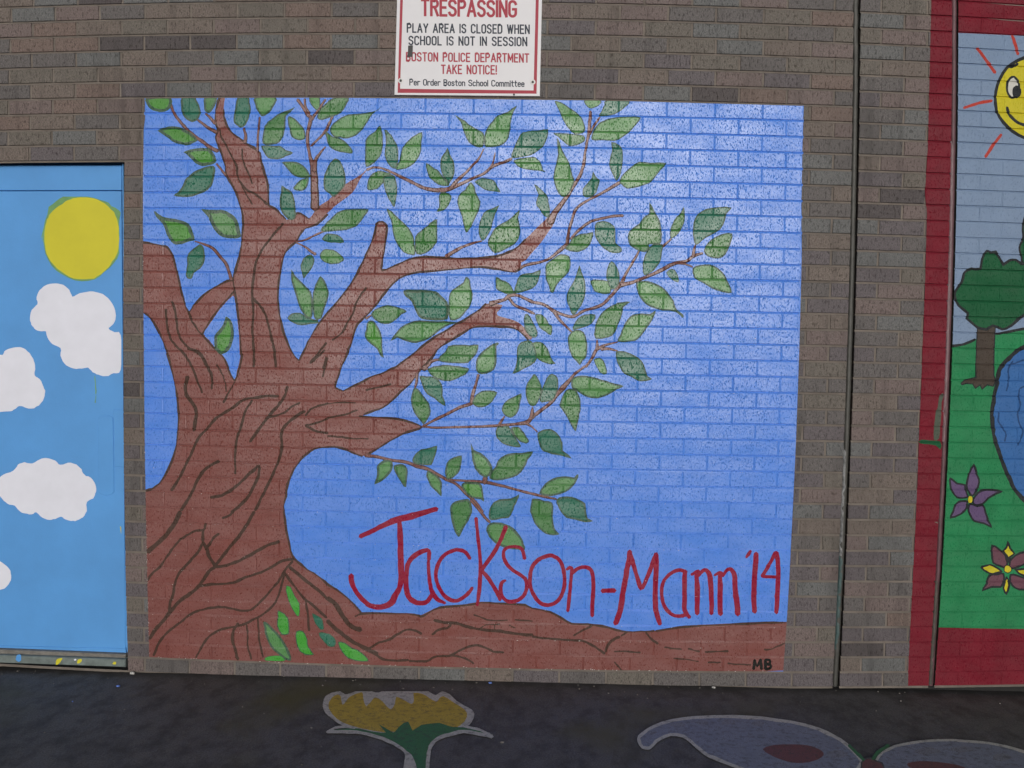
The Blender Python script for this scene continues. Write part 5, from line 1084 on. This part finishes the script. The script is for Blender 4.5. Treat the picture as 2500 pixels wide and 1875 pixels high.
cg.poly('out', G_wht, T(*U10, '-40,1520 20,1540 60,1620 75,1720 40,1850 -60,1800'), sm=3)
oo = cg.build([], big, on_ground, ng)
for o in oo.values(): o.matrix_parent_inverse = Matrix.Translation(gf.location).inverted()
cg = Canvas(lambda px, py: (px, -py)); ng = {}
gb = tag(empty('pavement_butterfly', (float(ground(np.array(2100.), np.array(1850.))[0]), float(ground(np.array(2100.), np.array(1850.))[1]), 0)), 'faded blue butterfly wings with pale outline painted on the asphalt at lower right', 'ground painting')
ng['w'] = ('wing', gb, 'left blue wing with pale outline'); ng['w2'] = ('wing', gb, 'right blue wing'); ng['red'] = ('wing_patch', gb, None); ng['body'] = ('butterfly_body', gb, None)
wl_ = path((U15, '232,1400 245,1340 330,1268 480,1200 700,1155 900,1138 1100,1130 1300,1135 1500,1150 1800,1190 2074,1260'), (U20, '150,1330 300,1430 420,1560 430,1640 300,1800 0,1850'), (U15, '1700,1840 1500,1780 1280,1690 1080,1615 950,1560 850,1490 770,1412 690,1362 570,1348 470,1385 400,1440 352,1488 280,1470'))
cg.poly('w', G_blu, wl_, sm=2, rim=7.5, rimmat=G_wht)
cg.poly('w2', G_blu, path((U20, '560,1600 640,1500 760,1440 950,1400 1200,1375 1500,1385 1700,1405 1900,1440 2074,1490 2500,1640 2900,1900 2000,2100 1000,1950 560,1750')), sm=2, rim=6, rimmat=G_wht)
for o_, x, y, a, b in ((U15, 890, 1208, 62, 26), (U15, 1155, 1203, 72, 28), (U15, 640, 1230, 80, 20), (U15, 380, 1310, 50, 20), (U15, 1450, 1220, 70, 24), (U20, 180, 1530, 110, 40), (U20, 1100, 1500, 130, 34), (U20, 1450, 1480, 120, 30), (U20, 1850, 1560, 100, 40)):
    e_ = np.array([[x + a * math.cos(t), y + b * math.sin(t)] for t in np.linspace(0, 2 * math.pi, 14, endpoint=False)]) / K + np.array(o_)
    key = 'spot%d' % len(ng); ng[key] = ('wing_spot', gb, None); cg.poly(key, G_spt, e_, sm=1, jit_=.8)
cg.poly('red', G_red, T(*U15, '1500,1480 1700,1430 1950,1440 2074,1480 2120,1540 2020,1600 1850,1620 1680,1580'), sm=3)
ng['red2'] = ('wing_patch', gb, None); cg.poly('red2', G_red, T(*U20, '900,1620 1100,1600 1400,1640 1500,1700 1200,1720 950,1680'), sm=3)
cg.poly('body', G_red, T(*U20, '440,1590 500,1560 580,1590 660,1650 640,1900 480,1900 420,1650'), sm=3, rim=4, rimmat=M_asph)
cg.stroke('body', G_grn, T(*U20, '300,1440 380,1520 450,1590'), 7, n=3); cg.stroke('body', G_grn, T(*U20, '700,1440 600,1510 545,1580'), 9, n=3)
oo = cg.build([], big, on_ground, ng)
for o in oo.values(): o.matrix_parent_inverse = Matrix.Translation(gb.location).inverted()
# grit and paint chips along the wall foot
M_chipw = plain('white_paint_chip', (.62, .62, .60, 1), .6); M_chipb = plain('blue_paint_chip', (.12, .22, .62, 1), .6); M_peb = plain('pebble_stone', (.15, .14, .13, 1), .8)
def lump(mb, x, y, r, mi, z0=0.0, flat=.5):
    n = 6; ph = random.random() * 6; v = [(x, y, z0 + r * flat * 2)]
    for rr_, zz in ((.75, r * flat * 1.5), (1, r * flat * .6), (.8, -.001)):
        v += [(x + r * rr_ * random.uniform(.75, 1.2) * math.cos(ph + i * 2 * math.pi / n), y + r * rr_ * random.uniform(.6, 1.1) * math.sin(ph + i * 2 * math.pi / n), z0 + zz) for i in range(n)]
    f = [(0, 1 + i, 1 + (i + 1) % n) for i in range(n)]
    for j in range(2): f += [(1 + j * n + i, 1 + j * n + n + i, 1 + j * n + n + (i + 1) % n, 1 + j * n + (i + 1) % n) for i in range(n)]
    mb.add(v, f, mi)
mb = MB()
for i in range(150):
    x = random.uniform(-1.5, 6.5); y = -abs(random.gauss(0, .07)) - .006 if i % 3 else -random.uniform(.02, 1.1)
    lump(mb, x, y, random.uniform(.0015, .0045), random.choices([0, 1, 2], [7, 1, 12])[0] if i % 6 == 0 else 2)
tag(mb.build('wall_foot_grit', [M_chipw, M_chipb, M_peb]), 'scattered grit and tiny paint chips along the foot of the wall', 'grit', kind='stuff')
def chip(px, py, r, mt, lab):
    X, Y = ground(np.array(float(px)), np.array(float(py))); mb = MB(); lump(mb, 0, 0, r, 0, 0, .35)
    o = mb.build('paint_chip', [mt]); o.location = (float(X), min(float(Y), -.015), .0); tag(o, lab, 'paint chip' if mt is not M_peb else 'pebble'); return o
chip(1197, 1668, .009, M_chipb, 'blue paint chip on the ground against the wall right of the pavement tulip')
chip(288, 1676, .009, M_chipb, 'blue paint fleck on the asphalt in front of the door corner')
c_ = chip(1226, 1813, .008, M_peb, 'single pale pebble on the asphalt right of the pavement tulip'); c_.name = 'pebble'
chip(325, 1643, .013, M_chipw, 'pale chip at the wall foot beside the door sill')
chip(1741, 1677, .009, M_chipw, 'white paint flake at the wall foot below the red lettering')
